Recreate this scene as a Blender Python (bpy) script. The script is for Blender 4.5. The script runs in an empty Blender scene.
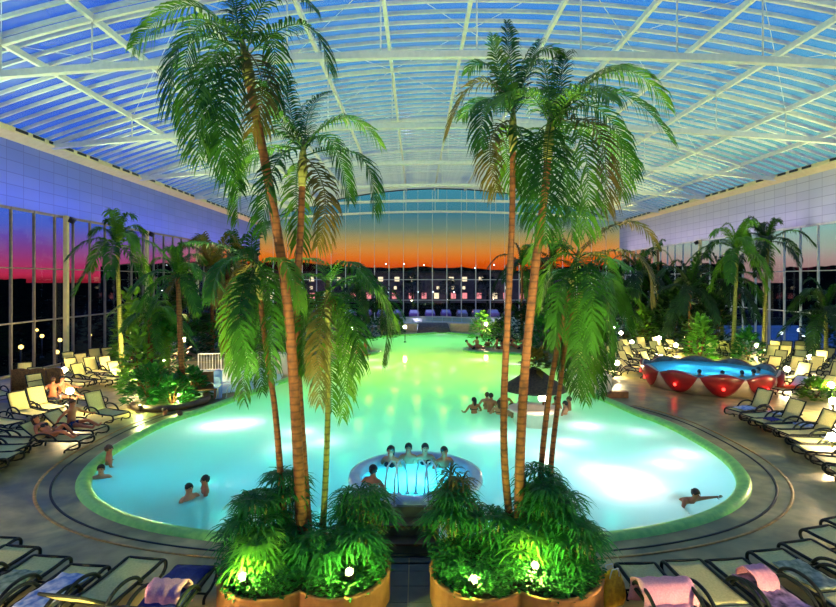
import bpy, bmesh, math, random
from mathutils import Vector, Matrix, Euler
random.seed(7)
R = math.radians
PI = math.pi
SC = bpy.context.scene
COL = SC.collection
# ------------------------------------------------------------------ camera
EYE, FOC, CX, CY = 5.0, 520.0, 417.0, 280.0
cam = bpy.data.cameras.new('camera')
cam.sensor_width = 36.0
cam.lens = FOC / 836.0 * 36.0
cam.shift_x = (418.0 - CX) / 836.0
cam.shift_y = (CY - 303.5) / 836.0
cam.clip_end = 3000
co = bpy.data.objects.new('camera', cam)
COL.objects.link(co)
co.location = (0, 0, EYE)
co.rotation_euler = (R(90), 0, 0)
SC.camera = co
vs = SC.view_settings
vs.view_transform = 'Standard'
vs.look = 'None'
vs.exposure = 0.0
vs.gamma = 1.0
vs.use_curve_mapping = False
cy = SC.cycles
cy.use_denoising = True
cy.max_bounces = 7
cy.diffuse_bounces = 3
cy.glossy_bounces = 3
cy.transmission_bounces = 4
cy.transparent_max_bounces = 24
cy.sample_clamp_indirect = 6.0
cy.sample_clamp_direct = 0.0
cy.caustics_reflective = False
cy.caustics_refractive = False
cy.use_light_tree = True


ORD = ['first', 'second', 'third', 'fourth', 'fifth', 'sixth', 'seventh', 'eighth', 'ninth', 'tenth', 'eleventh', 'twelfth', 'thirteenth',
       'fourteenth', 'fifteenth', 'sixteenth', 'seventeenth', 'eighteenth', 'nineteenth', 'twentieth', 'twenty-first', 'twenty-second', 'twenty-third', 'twenty-fourth',
       'twenty-fifth', 'twenty-sixth']


def gp(x, y, z=0.0):
    """point of the plane at height z seen in direction (x, y)"""
    Y = (EYE - z) * FOC / (y - CY)
    return Vector(((x - CX) * Y / FOC, Y, z))


def at(x, y, Y):
    return Vector(((x - CX) * Y / FOC, Y, EYE - (y - CY) * Y / FOC))


def lin(r, g, b):
    def f(c):
        c /= 255.0
        return c / 12.92 if c <= 0.04045 else ((c + 0.055) / 1.055) ** 2.4
    return (f(r), f(g), f(b), 1.0)


# ------------------------------------------------------------------ materials
def new_mat(name):
    m = bpy.data.materials.new(name)
    m.use_nodes = True
    nt = m.node_tree
    nt.nodes.clear()
    out = nt.nodes.new('ShaderNodeOutputMaterial')
    return m, nt, nt.nodes, nt.links, out


def mottled(nt, c1, c2, scale, detail=4, coord='Object', lo=.35, hi=.65, dist=0.0):
    N, L = nt.nodes, nt.links
    tc = N.new('ShaderNodeTexCoord')
    no = N.new('ShaderNodeTexNoise')
    no.inputs['Scale'].default_value = scale
    no.inputs['Detail'].default_value = detail
    no.inputs['Distortion'].default_value = dist
    L.new(tc.outputs[coord], no.inputs['Vector'])
    cr = N.new('ShaderNodeValToRGB')
    cr.color_ramp.elements[0].position = lo
    cr.color_ramp.elements[1].position = hi
    cr.color_ramp.elements[0].color = c1
    cr.color_ramp.elements[1].color = c2
    L.new(no.outputs['Fac'], cr.inputs['Fac'])
    return cr.outputs['Color'], no.outputs['Fac'], tc


def pmat(name, c1, c2=None, scale=8, rough=.5, metal=0, spec=.5, bump=0, coord='Object', detail=4):
    m, nt, N, L, out = new_mat(name)
    b = N.new('ShaderNodeBsdfPrincipled')
    b.inputs['Roughness'].default_value = rough
    b.inputs['Metallic'].default_value = metal
    b.inputs['Specular IOR Level'].default_value = spec
    c2 = c2 or tuple([x * .8 for x in c1[:3]] + [1])
    col, fac, tc = mottled(nt, c1, c2, scale, coord=coord, detail=detail)
    L.new(col, b.inputs['Base Color'])
    if bump:
        bp = N.new('ShaderNodeBump')
        bp.inputs['Strength'].default_value = bump
        L.new(fac, bp.inputs['Height'])
        L.new(bp.outputs['Normal'], b.inputs['Normal'])
    L.new(b.outputs[0], out.inputs[0])
    return m


def emat(name, col, strength):
    m, nt, N, L, out = new_mat(name)
    e = N.new('ShaderNodeEmission')
    e.inputs['Color'].default_value = col
    e.inputs['Strength'].default_value = strength
    L.new(e.outputs[0], out.inputs[0])
    return m


def leaf_mat(name, c1, c2, scale=3, trans=.14):
    m, nt, N, L, out = new_mat(name)
    col, fac, tc = mottled(nt, c1, c2, scale, lo=.3, hi=.7)
    b = N.new('ShaderNodeBsdfPrincipled')
    b.inputs['Roughness'].default_value = .45
    b.inputs['Specular IOR Level'].default_value = .25
    L.new(col, b.inputs['Base Color'])
    t = N.new('ShaderNodeBsdfTranslucent')
    L.new(col, t.inputs['Color'])
    mx = N.new('ShaderNodeMixShader')
    mx.inputs[0].default_value = trans
    L.new(b.outputs[0], mx.inputs[1])
    L.new(t.outputs[0], mx.inputs[2])
    L.new(mx.outputs[0], out.inputs[0])
    return m


def trunk_mat(name, c1, c2):
    m, nt, N, L, out = new_mat(name)
    b = N.new('ShaderNodeBsdfPrincipled')
    b.inputs['Roughness'].default_value = .8
    col, fac, tc = mottled(nt, c1, c2, 9)
    w = N.new('ShaderNodeTexWave')
    w.bands_direction = 'Z'
    w.inputs['Scale'].default_value = 2.6
    w.inputs['Distortion'].default_value = 1.5
    L.new(tc.outputs['Object'], w.inputs['Vector'])
    mr = N.new('ShaderNodeMapRange')
    mr.inputs[1].default_value = 0
    mr.inputs[2].default_value = .3
    mr.inputs[3].default_value = .55
    mr.inputs[4].default_value = 1.0
    L.new(w.outputs['Fac'], mr.inputs[0])
    mu = N.new('ShaderNodeMix')
    mu.data_type = 'RGBA'
    mu.blend_type = 'MULTIPLY'
    mu.inputs[0].default_value = 1
    L.new(col, mu.inputs[6])
    L.new(mr.outputs[0], mu.inputs[7])
    L.new(mu.outputs[2], b.inputs['Base Color'])
    bp = N.new('ShaderNodeBump')
    bp.inputs['Strength'].default_value = .5
    L.new(w.outputs['Fac'], bp.inputs['Height'])
    L.new(bp.outputs[0], b.inputs['Normal'])
    L.new(b.outputs[0], out.inputs[0])
    return m


def facing_fac(nt, lo, hi, power=4.0):
    """reflectance that grows towards grazing angles, the same from both sides"""
    N, L = nt.nodes, nt.links
    lw = N.new('ShaderNodeLayerWeight')
    lw.inputs['Blend'].default_value = .5
    pw = N.new('ShaderNodeMath')
    pw.operation = 'POWER'
    pw.inputs[1].default_value = power
    L.new(lw.outputs['Facing'], pw.inputs[0])
    mr = N.new('ShaderNodeMapRange')
    mr.inputs[3].default_value = lo
    mr.inputs[4].default_value = hi
    L.new(pw.outputs[0], mr.inputs[0])
    return mr.outputs[0]


def water_mat(name, tint, body, milk, rough=.06):
    m, nt, N, L, out = new_mat(name)
    tr = N.new('ShaderNodeBsdfTransparent')
    tr.inputs[0].default_value = tint
    tl = N.new('ShaderNodeBsdfTranslucent')
    tl.inputs[0].default_value = body
    mx = N.new('ShaderNodeMixShader')
    mx.inputs[0].default_value = milk
    L.new(tr.outputs[0], mx.inputs[1])
    L.new(tl.outputs[0], mx.inputs[2])
    gl = N.new('ShaderNodeBsdfGlossy')
    gl.inputs['Roughness'].default_value = rough
    m2 = N.new('ShaderNodeMixShader')
    L.new(facing_fac(nt, .015, .5, 5.0), m2.inputs[0])
    L.new(mx.outputs[0], m2.inputs[1])
    L.new(gl.outputs[0], m2.inputs[2])
    tc = N.new('ShaderNodeTexCoord')
    no = N.new('ShaderNodeTexNoise')
    no.inputs['Scale'].default_value = .7
    L.new(tc.outputs['Object'], no.inputs['Vector'])
    bp = N.new('ShaderNodeBump')
    bp.inputs['Strength'].default_value = .05
    L.new(no.outputs['Fac'], bp.inputs['Height'])
    L.new(bp.outputs[0], gl.inputs['Normal'])
    L.new(m2.outputs[0], out.inputs[0])
    return m


def glass_mat(name, trans=(.93, .95, .95, 1), haze=0.0, hazecol=(.8, .85, .85, 1), refl=1.3, rough=.02, hazetrans=.5):
    m, nt, N, L, out = new_mat(name)
    tr = N.new('ShaderNodeBsdfTransparent')
    tr.inputs[0].default_value = trans
    cur = tr.outputs[0]
    if haze > 0:
        d = N.new('ShaderNodeBsdfDiffuse')
        tl = N.new('ShaderNodeBsdfTranslucent')
        d.inputs[0].default_value = hazecol
        tl.inputs[0].default_value = hazecol
        mh = N.new('ShaderNodeMixShader')
        mh.inputs[0].default_value = hazetrans
        L.new(d.outputs[0], mh.inputs[1])
        L.new(tl.outputs[0], mh.inputs[2])
        tc = N.new('ShaderNodeTexCoord')
        no = N.new('ShaderNodeTexNoise')
        no.inputs['Scale'].default_value = .16
        no.inputs['Detail'].default_value = 3
        L.new(tc.outputs['Object'], no.inputs['Vector'])
        mr = N.new('ShaderNodeMapRange')
        mr.inputs[1].default_value = .3
        mr.inputs[2].default_value = .7
        mr.inputs[3].default_value = haze * .6
        mr.inputs[4].default_value = haze * 1.4
        L.new(no.outputs['Fac'], mr.inputs[0])
        m1 = N.new('ShaderNodeMixShader')
        L.new(mr.outputs[0], m1.inputs[0])
        L.new(cur, m1.inputs[1])
        L.new(mh.outputs[0], m1.inputs[2])
        cur = m1.outputs[0]
    gl = N.new('ShaderNodeBsdfGlossy')
    gl.inputs['Roughness'].default_value = rough
    m2 = N.new('ShaderNodeMixShader')
    L.new(facing_fac(nt, .03, refl, 4.0), m2.inputs[0])
    L.new(cur, m2.inputs[1])
    L.new(gl.outputs[0], m2.inputs[2])
    L.new(m2.outputs[0], out.inputs[0])
    return m


def tile_mat(name, c1, c2, mortar, bw, bh, rough=.4, msize=.02):
    m, nt, N, L, out = new_mat(name)
    b = N.new('ShaderNodeBsdfPrincipled')
    b.inputs['Roughness'].default_value = rough
    tc = N.new('ShaderNodeTexCoord')
    mp = N.new('ShaderNodeMapping')
    mp.inputs['Rotation'].default_value = (0, R(90), R(90))
    L.new(tc.outputs['Object'], mp.inputs['Vector'])
    br = N.new('ShaderNodeTexBrick')
    br.offset = 0
    br.inputs['Color1'].default_value = c1
    br.inputs['Color2'].default_value = c2
    br.inputs['Mortar'].default_value = mortar
    br.inputs['Scale'].default_value = 1
    br.inputs['Mortar Size'].default_value = msize
    br.inputs['Brick Width'].default_value = bw
    br.inputs['Row Height'].default_value = bh
    L.new(mp.outputs[0], br.inputs['Vector'])
    L.new(br.outputs['Color'], b.inputs['Base Color'])
    L.new(b.outputs[0], out.inputs[0])
    return m


def deck_mat():
    m, nt, N, L, out = new_mat('deck_stone')
    b = N.new('ShaderNodeBsdfPrincipled')
    col, fac, tc = mottled(nt, lin(108, 112, 70), lin(210, 192, 128), .42, detail=7, dist=1.2, lo=.38, hi=.64)
    col2, fac2, _ = mottled(nt, (.66, .68, .56, 1), (1, 1, .94, 1), 2.3, detail=5, dist=.3)
    mu = N.new('ShaderNodeMix')
    mu.data_type = 'RGBA'
    mu.blend_type = 'MULTIPLY'
    mu.inputs[0].default_value = 1
    L.new(col, mu.inputs[6])
    L.new(col2, mu.inputs[7])
    L.new(mu.outputs[2], b.inputs['Base Color'])
    mr = N.new('ShaderNodeMapRange')
    mr.inputs[1].default_value = .35
    mr.inputs[2].default_value = .65
    mr.inputs[3].default_value = .28
    mr.inputs[4].default_value = .55
    L.new(fac, mr.inputs[0])
    L.new(mr.outputs[0], b.inputs['Roughness'])
    L.new(b.outputs[0], out.inputs[0])
    return m


M = {}
M['deck'] = deck_mat()
M['tile'] = pmat('pool_tile', lin(225, 245, 240), lin(205, 238, 235), 3, .4)
M['basin'] = pmat('basin_tile', lin(150, 160, 156), lin(136, 146, 142), 3, .4)
M['rim'] = pmat('rim_tile_lit', lin(150, 226, 104), lin(118, 206, 92), 6, .3)  # green glow of the lit water put into the tile colour
M['slot'] = pmat('dark_slot', lin(22, 28, 22), lin(30, 34, 28), 6, .6)
M['brass'] = pmat('tan_strip', lin(190, 150, 70), lin(150, 115, 55), 8, .5)
M['water'] = water_mat('pool_water', (.9, .98, .95, 1), (.94, 1, .96, 1), .78)
M['tubwater'] = water_mat('tub_water', (.5, .93, 1, 1), (.6, .95, 1, 1), .6)
M['whirlwater'] = water_mat('whirl_water', (.45, .85, 1, 1), (.5, .9, 1, 1), .45)
M['glass'] = glass_mat('facade_glass', refl=.45)
M['roofglass'] = glass_mat('roof_glass', trans=(.9, .93, .95, 1), haze=.26, hazecol=(.82, .92, .8, 1), refl=.35, rough=.12)
M['white_steel'] = pmat('white_steel', lin(236, 238, 232), lin(222, 226, 222), 5, .4)
M['mullion'] = pmat('mullion_metal', lin(150, 140, 120), lin(130, 122, 108), 6, .45)
M['panel'] = tile_mat('wall_panel', lin(116, 132, 220), lin(106, 124, 214), lin(90, 104, 190), 1.15, .62)  # white panels, the blue light on them put into the colour
M['panelr'] = tile_mat('wall_panel_pale', lin(206, 206, 224), lin(198, 198, 220), lin(160, 160, 186), 1.15, .62)  # same panels, the fainter lavender light put into the colour
M['cream'] = pmat('cream_metal', lin(248, 234, 172), lin(240, 222, 156), 3, .5)  # lightened, the yellow light along the gutters put into the colour
M['dark'] = pmat('dark_metal', lin(20, 22, 20), lin(28, 30, 26), 7, .5)
M['frame'] = pmat('lounger_frame', lin(14, 22, 17), lin(20, 30, 24), 9, .55, spec=.3)
M['sling'] = pmat('sling_fabric', lin(222, 212, 138), lin(204, 196, 120), 30, .8)
M['terracotta'] = pmat('terracotta', lin(176, 120, 62), lin(150, 98, 50), 5, .7, bump=.1)
M['soil'] = pmat('soil', lin(40, 30, 22), lin(26, 22, 16), 12, .95)
M['leafA'] = leaf_mat('palm_leaf', lin(54, 112, 22), lin(20, 66, 10), 2.5)
M['leafB'] = leaf_mat('palm_leaf_light', lin(96, 152, 34), lin(50, 104, 20), 2.5)
M['leafC'] = leaf_mat('palm_leaf_brown', lin(118, 100, 36), lin(58, 80, 24), 2.5)
M['leafD'] = leaf_mat('shrub_leaf', lin(50, 130, 44), lin(24, 82, 28), 5)
M['leafE'] = leaf_mat('ground_leaf', lin(46, 116, 40), lin(18, 66, 24), 9)
M['leafF'] = leaf_mat('bright_leaf', lin(120, 190, 60), lin(66, 140, 40), 5)
M['leafN'] = leaf_mat('shaded_leaf', lin(36, 74, 26), lin(14, 38, 14), 2)  # dim light of the back planting put into a darker leaf green
M['leafR'] = leaf_mat('dry_leaf', lin(150, 84, 48), lin(84, 44, 30), 3)
M['trunk'] = trunk_mat('palm_bark', lin(136, 86, 38), lin(92, 56, 26))
M['trunkg'] = trunk_mat('green_bark', lin(140, 150, 66), lin(110, 116, 52))
M['skin'] = pmat('skin', lin(214, 150, 112), lin(196, 132, 96), 4, .5)
M['skin2'] = pmat('skin_tan', lin(188, 116, 74), lin(168, 100, 64), 4, .5)
M['hair'] = pmat('dark_hair', lin(34, 24, 18), lin(22, 16, 12), 12, .6)
M['hairb'] = pmat('brown_hair', lin(86, 56, 34), lin(64, 42, 26), 12, .6)
M['eye'] = pmat('eye_dark', lin(18, 14, 12), lin(24, 18, 14), 12, .3)
M['lip'] = pmat('lip', lin(150, 70, 60), lin(140, 62, 54), 12, .5)
M['trunks_b'] = pmat('swim_blue', lin(40, 56, 110), lin(30, 44, 92), 9, .8)
M['trunks_r'] = pmat('swim_red', lin(150, 36, 30), lin(128, 30, 26), 9, .8)
M['trunks_k'] = pmat('swim_black', lin(24, 26, 34), lin(30, 32, 40), 9, .8)
M['towel_pink'] = pmat('towel_pink', lin(222, 160, 176), lin(204, 138, 158), 40, .95, bump=.3)
M['towel_navy'] = pmat('towel_navy', lin(26, 40, 120), lin(18, 28, 92), 30, .95, bump=.3)
M['towel_blue'] = pmat('towel_blue', lin(90, 130, 190), lin(216, 222, 226), 7, .95, bump=.3, detail=2)
M['towel_print'] = pmat('towel_print', lin(60, 48, 70), lin(196, 160, 190), 6, .95, bump=.3, detail=3)
M['towel_orange'] = pmat('towel_orange', lin(232, 110, 40), lin(214, 90, 30), 20, .95, bump=.3)
M['towel_white'] = pmat('towel_white', lin(226, 226, 232), lin(206, 208, 218), 20, .95, bump=.3)
M['towel_green'] = pmat('towel_green', lin(74, 106, 84), lin(150, 168, 146), 9, .95, bump=.3)
M['bag'] = pmat('bag_yellow', lin(226, 186, 40), lin(186, 140, 24), 14, .8)
M['lamp'] = emat('lamp_warm', (1, .74, .36, 1), 560)
M['lampcool'] = emat('lamp_cool', (.80, .92, 1, 1), 5)
M['lampout'] = emat('lamp_outdoor', (1, .66, .16, 1), 5)
M['spotlens'] = emat('spot_lens', (.95, 1, .5, 1), 8)
M['redlens'] = emat('red_lens', (1, .03, .02, 1), 9)
M['kiosklamp'] = emat('kiosk_lamp', (1, .9, .7, 1), 14)
M['poollens'] = emat('pool_lens', (.9, 1, .95, 1), .8)
M['red'] = pmat('red_panel', lin(150, 34, 34), lin(126, 26, 28), 3, .3)
M['pearl'] = pmat('pale_stone', lin(206, 190, 160), lin(190, 172, 142), 4, .4)
M['rock'] = pmat('grey_rock', lin(104, 96, 88), lin(70, 64, 60), 5, .7, bump=.3)
M['tub'] = pmat('tub_shell', lin(196, 224, 228), lin(178, 210, 218), 3, .18)
M['step'] = pmat('brown_step', lin(92, 70, 48), lin(70, 54, 38), 3, .5)
M['stepdark'] = pmat('grey_step', lin(92, 100, 88), lin(76, 84, 74), 3, .5)
M['chrome'] = pmat('chrome', lin(232, 236, 238), lin(222, 226, 228), 3, .25, metal=.35)
M['thatch'] = pmat('thatch', lin(70, 64, 48), lin(44, 42, 34), 14, .9, bump=.4)
M['wood'] = pmat('wood', lin(150, 100, 56), lin(112, 72, 38), 6, .6)
M['wicker'] = pmat('wicker', lin(170, 118, 52), lin(112, 74, 30), 22, .8, bump=.4)
M['whitewall'] = pmat('white_plaster', lin(226, 220, 200), lin(210, 204, 184), 3, .6)
M['bluepost'] = pmat('blue_post', lin(120, 160, 226), lin(104, 142, 210), 3, .4)
M['outground'] = pmat('night_ground', lin(20, 14, 8), lin(10, 8, 6), .08, .95, spec=0)
M['bluelit'] = pmat('blue_lit_court', lin(60, 90, 150), lin(40, 66, 120), .3, .6)
M['hill'] = pmat('dark_hill', lin(16, 11, 7), lin(22, 15, 9), .05, 1, spec=0)
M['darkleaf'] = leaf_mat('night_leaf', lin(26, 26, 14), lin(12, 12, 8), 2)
M['build'] = pmat('building_wall', lin(96, 84, 84), lin(76, 66, 68), .6, .9)
M['litwarm'] = emat('lit_window', (1, .78, .5, 1), 1.5)
M['litpink'] = emat('pink_window', (1, .3, .32, 1), 1.2)
M['carA'] = pmat('car_violet', lin(92, 60, 128), lin(74, 50, 110), 2, .3)
M['carB'] = pmat('car_grey', lin(96, 96, 110), lin(80, 80, 96), 2, .3)
M['carglass'] = pmat('car_glass', lin(150, 158, 180), lin(130, 140, 166), 2, .15)
M['tyre'] = pmat('tyre', lin(16, 16, 16), lin(22, 22, 22), 5, .8)


# ------------------------------------------------------------------ mesh builder
class MB:
    def __init__(self):
        self.v, self.f, self.mi, self.sm = [], [], [], []
        self.cur = 0

    def add(self, vs, fs, smooth=False):
        o = len(self.v)
        self.v += [tuple(p) for p in vs]
        for f in fs:
            self.f.append(tuple(i + o for i in f))
            self.mi.append(self.cur)
            self.sm.append(smooth)

    def box(self, x0, x1, y0, y1, z0, z1, mat=None):
        vs = [(x, y, z) for x in (x0, x1) for y in (y0, y1) for z in (z0, z1)]
        if mat is not None:
            vs = [mat @ Vector(p) for p in vs]
        self.add(vs, [(0, 1, 3, 2), (4, 6, 7, 5), (0, 4, 5, 1), (2, 3, 7, 6), (0, 2, 6, 4), (1, 5, 7, 3)])

    def tube(self, pts, r, n=8, cap=True, closed=False):
        pts = [Vector(p) for p in pts]
        m = len(pts)
        rs = r if isinstance(r, (list, tuple)) else [r] * m
        vs = []
        ref = None
        for i, p in enumerate(pts):
            if closed:
                t = pts[(i + 1) % m] - pts[i - 1]
            else:
                t = pts[min(i + 1, m - 1)] - pts[max(i - 1, 0)]
            t = t.normalized() if t.length > 1e-9 else Vector((0, 0, 1))
            if ref is None:
                a = Vector((0, 0, 1)) if abs(t.z) < .9 else Vector((1, 0, 0))
                ref = t.cross(a).normalized()
            ref = (ref - t * ref.dot(t))
            ref = ref.normalized() if ref.length > 1e-6 else t.orthogonal().normalized()
            b = t.cross(ref)
            for k in range(n):
                a = 2 * PI * k / n
                vs.append(p + (ref * math.cos(a) + b * math.sin(a)) * rs[i])
        fs = []
        for i in range(m if closed else m - 1):
            j = (i + 1) % m
            for k in range(n):
                fs.append((i * n + k, i * n + (k + 1) % n, j * n + (k + 1) % n, j * n + k))
        self.add(vs, fs, True)
        if cap and not closed:
            o = len(self.v) - len(vs)
            self.f.append(tuple(o + k for k in reversed(range(n))))
            self.f.append(tuple(o + (m - 1) * n + k for k in range(n)))
            self.mi += [self.cur] * 2
            self.sm += [False] * 2

    def lathe(self, prof, n=32, c=(0, 0, 0), caps=True, sx=1, sy=1):
        vs, fs = [], []
        for r, z in prof:
            for k in range(n):
                a = 2 * PI * k / n
                vs.append((c[0] + sx * r * math.cos(a), c[1] + sy * r * math.sin(a), c[2] + z))
        m = len(prof)
        for i in range(m - 1):
            for k in range(n):
                fs.append((i * n + k, i * n + (k + 1) % n, (i + 1) * n + (k + 1) % n, (i + 1) * n + k))
        if caps:
            if prof[0][0] > 1e-6:
                fs.append(tuple(reversed(range(n))))
            if prof[-1][0] > 1e-6:
                fs.append(tuple((m - 1) * n + k for k in range(n)))
        self.add(vs, fs, True)

    def ball(self, c, r, nu=12, nv=8, s=(1, 1, 1)):
        prof = []
        for i in range(nv + 1):
            a = -PI / 2 + PI * i / nv
            prof.append((max(r * math.cos(a), 1e-4), r * math.sin(a)))
        o = len(self.v)
        self.lathe(prof, nu, (0, 0, 0), caps=False)
        for i in range(o, len(self.v)):
            p = self.v[i]
            self.v[i] = (c[0] + p[0] * s[0], c[1] + p[1] * s[1], c[2] + p[2] * s[2])

    def sheet(self, rows, thick=0.0):
        """rows: grid of points; closed slab of given thickness along local normals"""
        m, n = len(rows), len(rows[0])
        P = [[Vector(p) for p in r] for r in rows]
        if not thick:
            self.add([p for r in P for p in r], [(i * n + j, i * n + j + 1, (i + 1) * n + j + 1, (i + 1) * n + j) for i in range(m - 1) for j in range(n - 1)], True)
            return
        top = []
        bot = []
        for i in range(m):
            for j in range(n):
                a = P[min(i + 1, m - 1)][j] - P[max(i - 1, 0)][j]
                b = P[i][min(j + 1, n - 1)] - P[i][max(j - 1, 0)]
                nn = a.cross(b)
                nn = nn.normalized() if nn.length > 1e-9 else Vector((0, 0, 1))
                top.append(P[i][j] + nn * thick / 2)
                bot.append(P[i][j] - nn * thick / 2)
        o = m * n
        fs = []
        for i in range(m - 1):
            for j in range(n - 1):
                a, b, c, d = i * n + j, i * n + j + 1, (i + 1) * n + j + 1, (i + 1) * n + j
                fs.append((d, c, b, a))
                fs.append((o + a, o + b, o + c, o + d))
        for i in range(m - 1):
            fs.append((i * n, (i + 1) * n, o + (i + 1) * n, o + i * n)[::-1])
            e = n - 1
            fs.append((i * n + e, (i + 1) * n + e, o + (i + 1) * n + e, o + i * n + e))
        for j in range(n - 1):
            fs.append((j, j + 1, o + j + 1, o + j))
            e = (m - 1) * n
            fs.append((e + j, e + j + 1, o + e + j + 1, o + e + j)[::-1])
        self.add(top + bot, fs, True)

    def mesh(self, name, mats):
        me = bpy.data.meshes.new(name)
        me.from_pydata(self.v, [], self.f)
        for m in (mats if isinstance(mats, (list, tuple)) else [mats]):
            me.materials.append(m)
        me.polygons.foreach_set('material_index', self.mi)
        me.polygons.foreach_set('use_smooth', self.sm)
        me.update()
        return me

    def build(self, name, mats, parent=None, loc=None):
        o = bpy.data.objects.new(name, self.mesh(name, mats))
        COL.objects.link(o)
        if parent is not None:
            o.parent = parent
        if loc is not None:
            o.location = loc
        return o


def link(name, me, parent=None, loc=(0, 0, 0), rot=(0, 0, 0), sc=None):
    o = bpy.data.objects.new(name, me)
    COL.objects.link(o)
    o.parent = parent
    o.location = loc
    o.rotation_euler = rot
    if sc is not None:
        o.scale = (sc, sc, sc) if not isinstance(sc, (list, tuple)) else sc
    return o


def empty(name, loc=(0, 0, 0), rz=0.0):
    o = bpy.data.objects.new(name, None)
    o.empty_display_size = .2
    COL.objects.link(o)
    o.location = loc
    o.rotation_euler = (0, 0, rz)
    return o


def tag(o, label=None, cat=None, group=None, kind=None):
    if label:
        o['label'] = label
    if cat:
        o['category'] = cat
    if group:
        o['group'] = group
    if kind:
        o['kind'] = kind
    return o


def struct(o):
    o['kind'] = 'structure'
    return o


KIDS = {}


def copy_tree(o, parent=None):
    c = o.copy()
    COL.objects.link(c)
    c.parent = parent
    for ch in o.children:
        copy_tree(ch, c)
    return c


def light(name, kind, loc, energy, color, radius=.1, parent=None, target=None, spot=None, blend=.5, size=None):
    l = bpy.data.lights.new(name, kind)
    l.energy = energy
    l.color = color[:3]
    if kind in ('POINT', 'SPOT'):
        l.shadow_soft_size = radius
    if kind == 'SPOT' and spot:
        l.spot_size = R(spot)
        l.spot_blend = blend
    if kind == 'AREA' and size:
        l.shape = 'RECTANGLE'
        l.size, l.size_y = size
        l.spread = R(110)
    o = bpy.data.objects.new(name, l)
    COL.objects.link(o)
    o.location = loc
    if target is not None:
        d = Vector(target) - Vector(loc)
        o.rotation_euler = d.to_track_quat('-Z', 'Y').to_euler()
    return o


def bez(p0, p1, p2, n):
    p0, p1, p2 = Vector(p0), Vector(p1), Vector(p2)
    return [(1 - t) ** 2 * p0 + 2 * t * (1 - t) * p1 + t * t * p2 for t in [i / (n - 1) for i in range(n)]]


def catmull(pts, n=6, closed=True):
    P = [Vector(p) for p in pts]
    m = len(P)
    out = []
    for i in range(m if closed else m - 1):
        a, b, c, d = (P[(i - 1) % m] if closed or i else P[0]), P[i], P[(i + 1) % m], (P[(i + 2) % m] if closed or i + 2 < m else P[-1])
        for k in range(n):
            t = k / n
            out.append(.5 * ((2 * b) + (c - a) * t + (2 * a - 5 * b + 4 * c - d) * t * t + (3 * b - a - 3 * c + d) * t ** 3))
    if not closed:
        out.append(P[-1])
    return out


# ------------------------------------------------------------------ hall dimensions
XL, XR, YB, YF = -21.0, 27.0, -12.0, 69.0
XM, HALF = 3.0, 24.0
ZG, ZS, RISE = 8.8, 12.55, 4.5


def zroof(x):
    return ZS + RISE * (1 - ((x - XM) / HALF) ** 2)


# ------------------------------------------------------------------ world: dusk sky
w = bpy.data.worlds.new('dusk_sky')
SC.world = w
w.use_nodes = True
nt = w.node_tree
N, L = nt.nodes, nt.links
N.clear()
wo = N.new('ShaderNodeOutputWorld')
bg = N.new('ShaderNodeBackground')
tc = N.new('ShaderNodeTexCoord')
sx = N.new('ShaderNodeSeparateXYZ')
L.new(tc.outputs['Generated'], sx.inputs[0])


def ramp(stops):
    cr = N.new('ShaderNodeValToRGB')
    e = cr.color_ramp.elements
    e[0].position, e[0].color = stops[0][0], lin(*stops[0][1])
    e[1].position, e[1].color = stops[-1][0], lin(*stops[-1][1])
    for st_ in stops[1:-1]:
        x = e.new(st_[0])
        k = st_[2] if len(st_) > 2 else 1.0
        x.color = [v * k for v in lin(*st_[1])[:3]] + [1]
    L.new(sx.outputs['Z'], cr.inputs['Fac'])
    return cr.outputs['Color']


rf = ramp([(0, (150, 40, 8)), (.028, (226, 84, 10)), (.042, (238, 116, 22)), (.058, (222, 142, 58)), (.078, (176, 150, 86)), (.098, (112, 136, 116)),
           (.125, (62, 124, 140)), (.17, (66, 146, 168)), (.23, (128, 192, 186)), (.33, (92, 184, 220)), (.44, (52, 146, 238)), (.6, (34, 116, 240), 1.0), (1, (24, 84, 220))])
rl = ramp([(0, (140, 26, 44)), (.008, (196, 44, 80)), (.03, (168, 58, 116)), (.055, (126, 70, 156)), (.085, (76, 90, 206)),
           (.12, (54, 104, 226)), (.28, (34, 96, 232), 1.0), (.6, (30, 100, 236), 1.0), (1, (24, 84, 220))])
rr = ramp([(0, (150, 110, 110)), (.03, (176, 146, 140)), (.05, (168, 176, 160)), (.08, (150, 190, 178)), (.12, (120, 180, 196)),
           (.2, (110, 196, 176)), (.28, (84, 184, 206)), (.42, (40, 138, 238), 1.0), (.6, (32, 106, 240), 1.0), (1, (24, 84, 220))])


def wmix(a, b, lo, hi):
    mr = N.new('ShaderNodeMapRange')
    mr.interpolation_type = 'SMOOTHSTEP'
    mr.inputs[1].default_value = lo
    mr.inputs[2].default_value = hi
    L.new(sx.outputs['X'], mr.inputs[0])
    mx = N.new('ShaderNodeMix')
    mx.data_type = 'RGBA'
    L.new(mr.outputs[0], mx.inputs[0])
    L.new(a, mx.inputs[6])
    L.new(b, mx.inputs[7])
    return mx.outputs[2]


c = wmix(rl, rf, -.46, -.3)
c = wmix(c, rr, .34, .46)
L.new(c, bg.inputs['Color'])
bg.inputs['Strength'].default_value = 1.0
L.new(bg.outputs[0], wo.inputs[0])

# ------------------------------------------------------------------ pool outline
EC, EA, EB, EN = (-.08, 16.35), 8.74, 6.38, 2.6


def ell(a, da=0.0):
    c_, s_ = math.cos(a), math.sin(a)
    return Vector((EC[0] + (EA + da) * math.copysign(abs(c_) ** (2 / EN), c_), EC[1] + (EB + da * .72) * math.copysign(abs(s_) ** (2 / EN), s_), 0))


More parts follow.
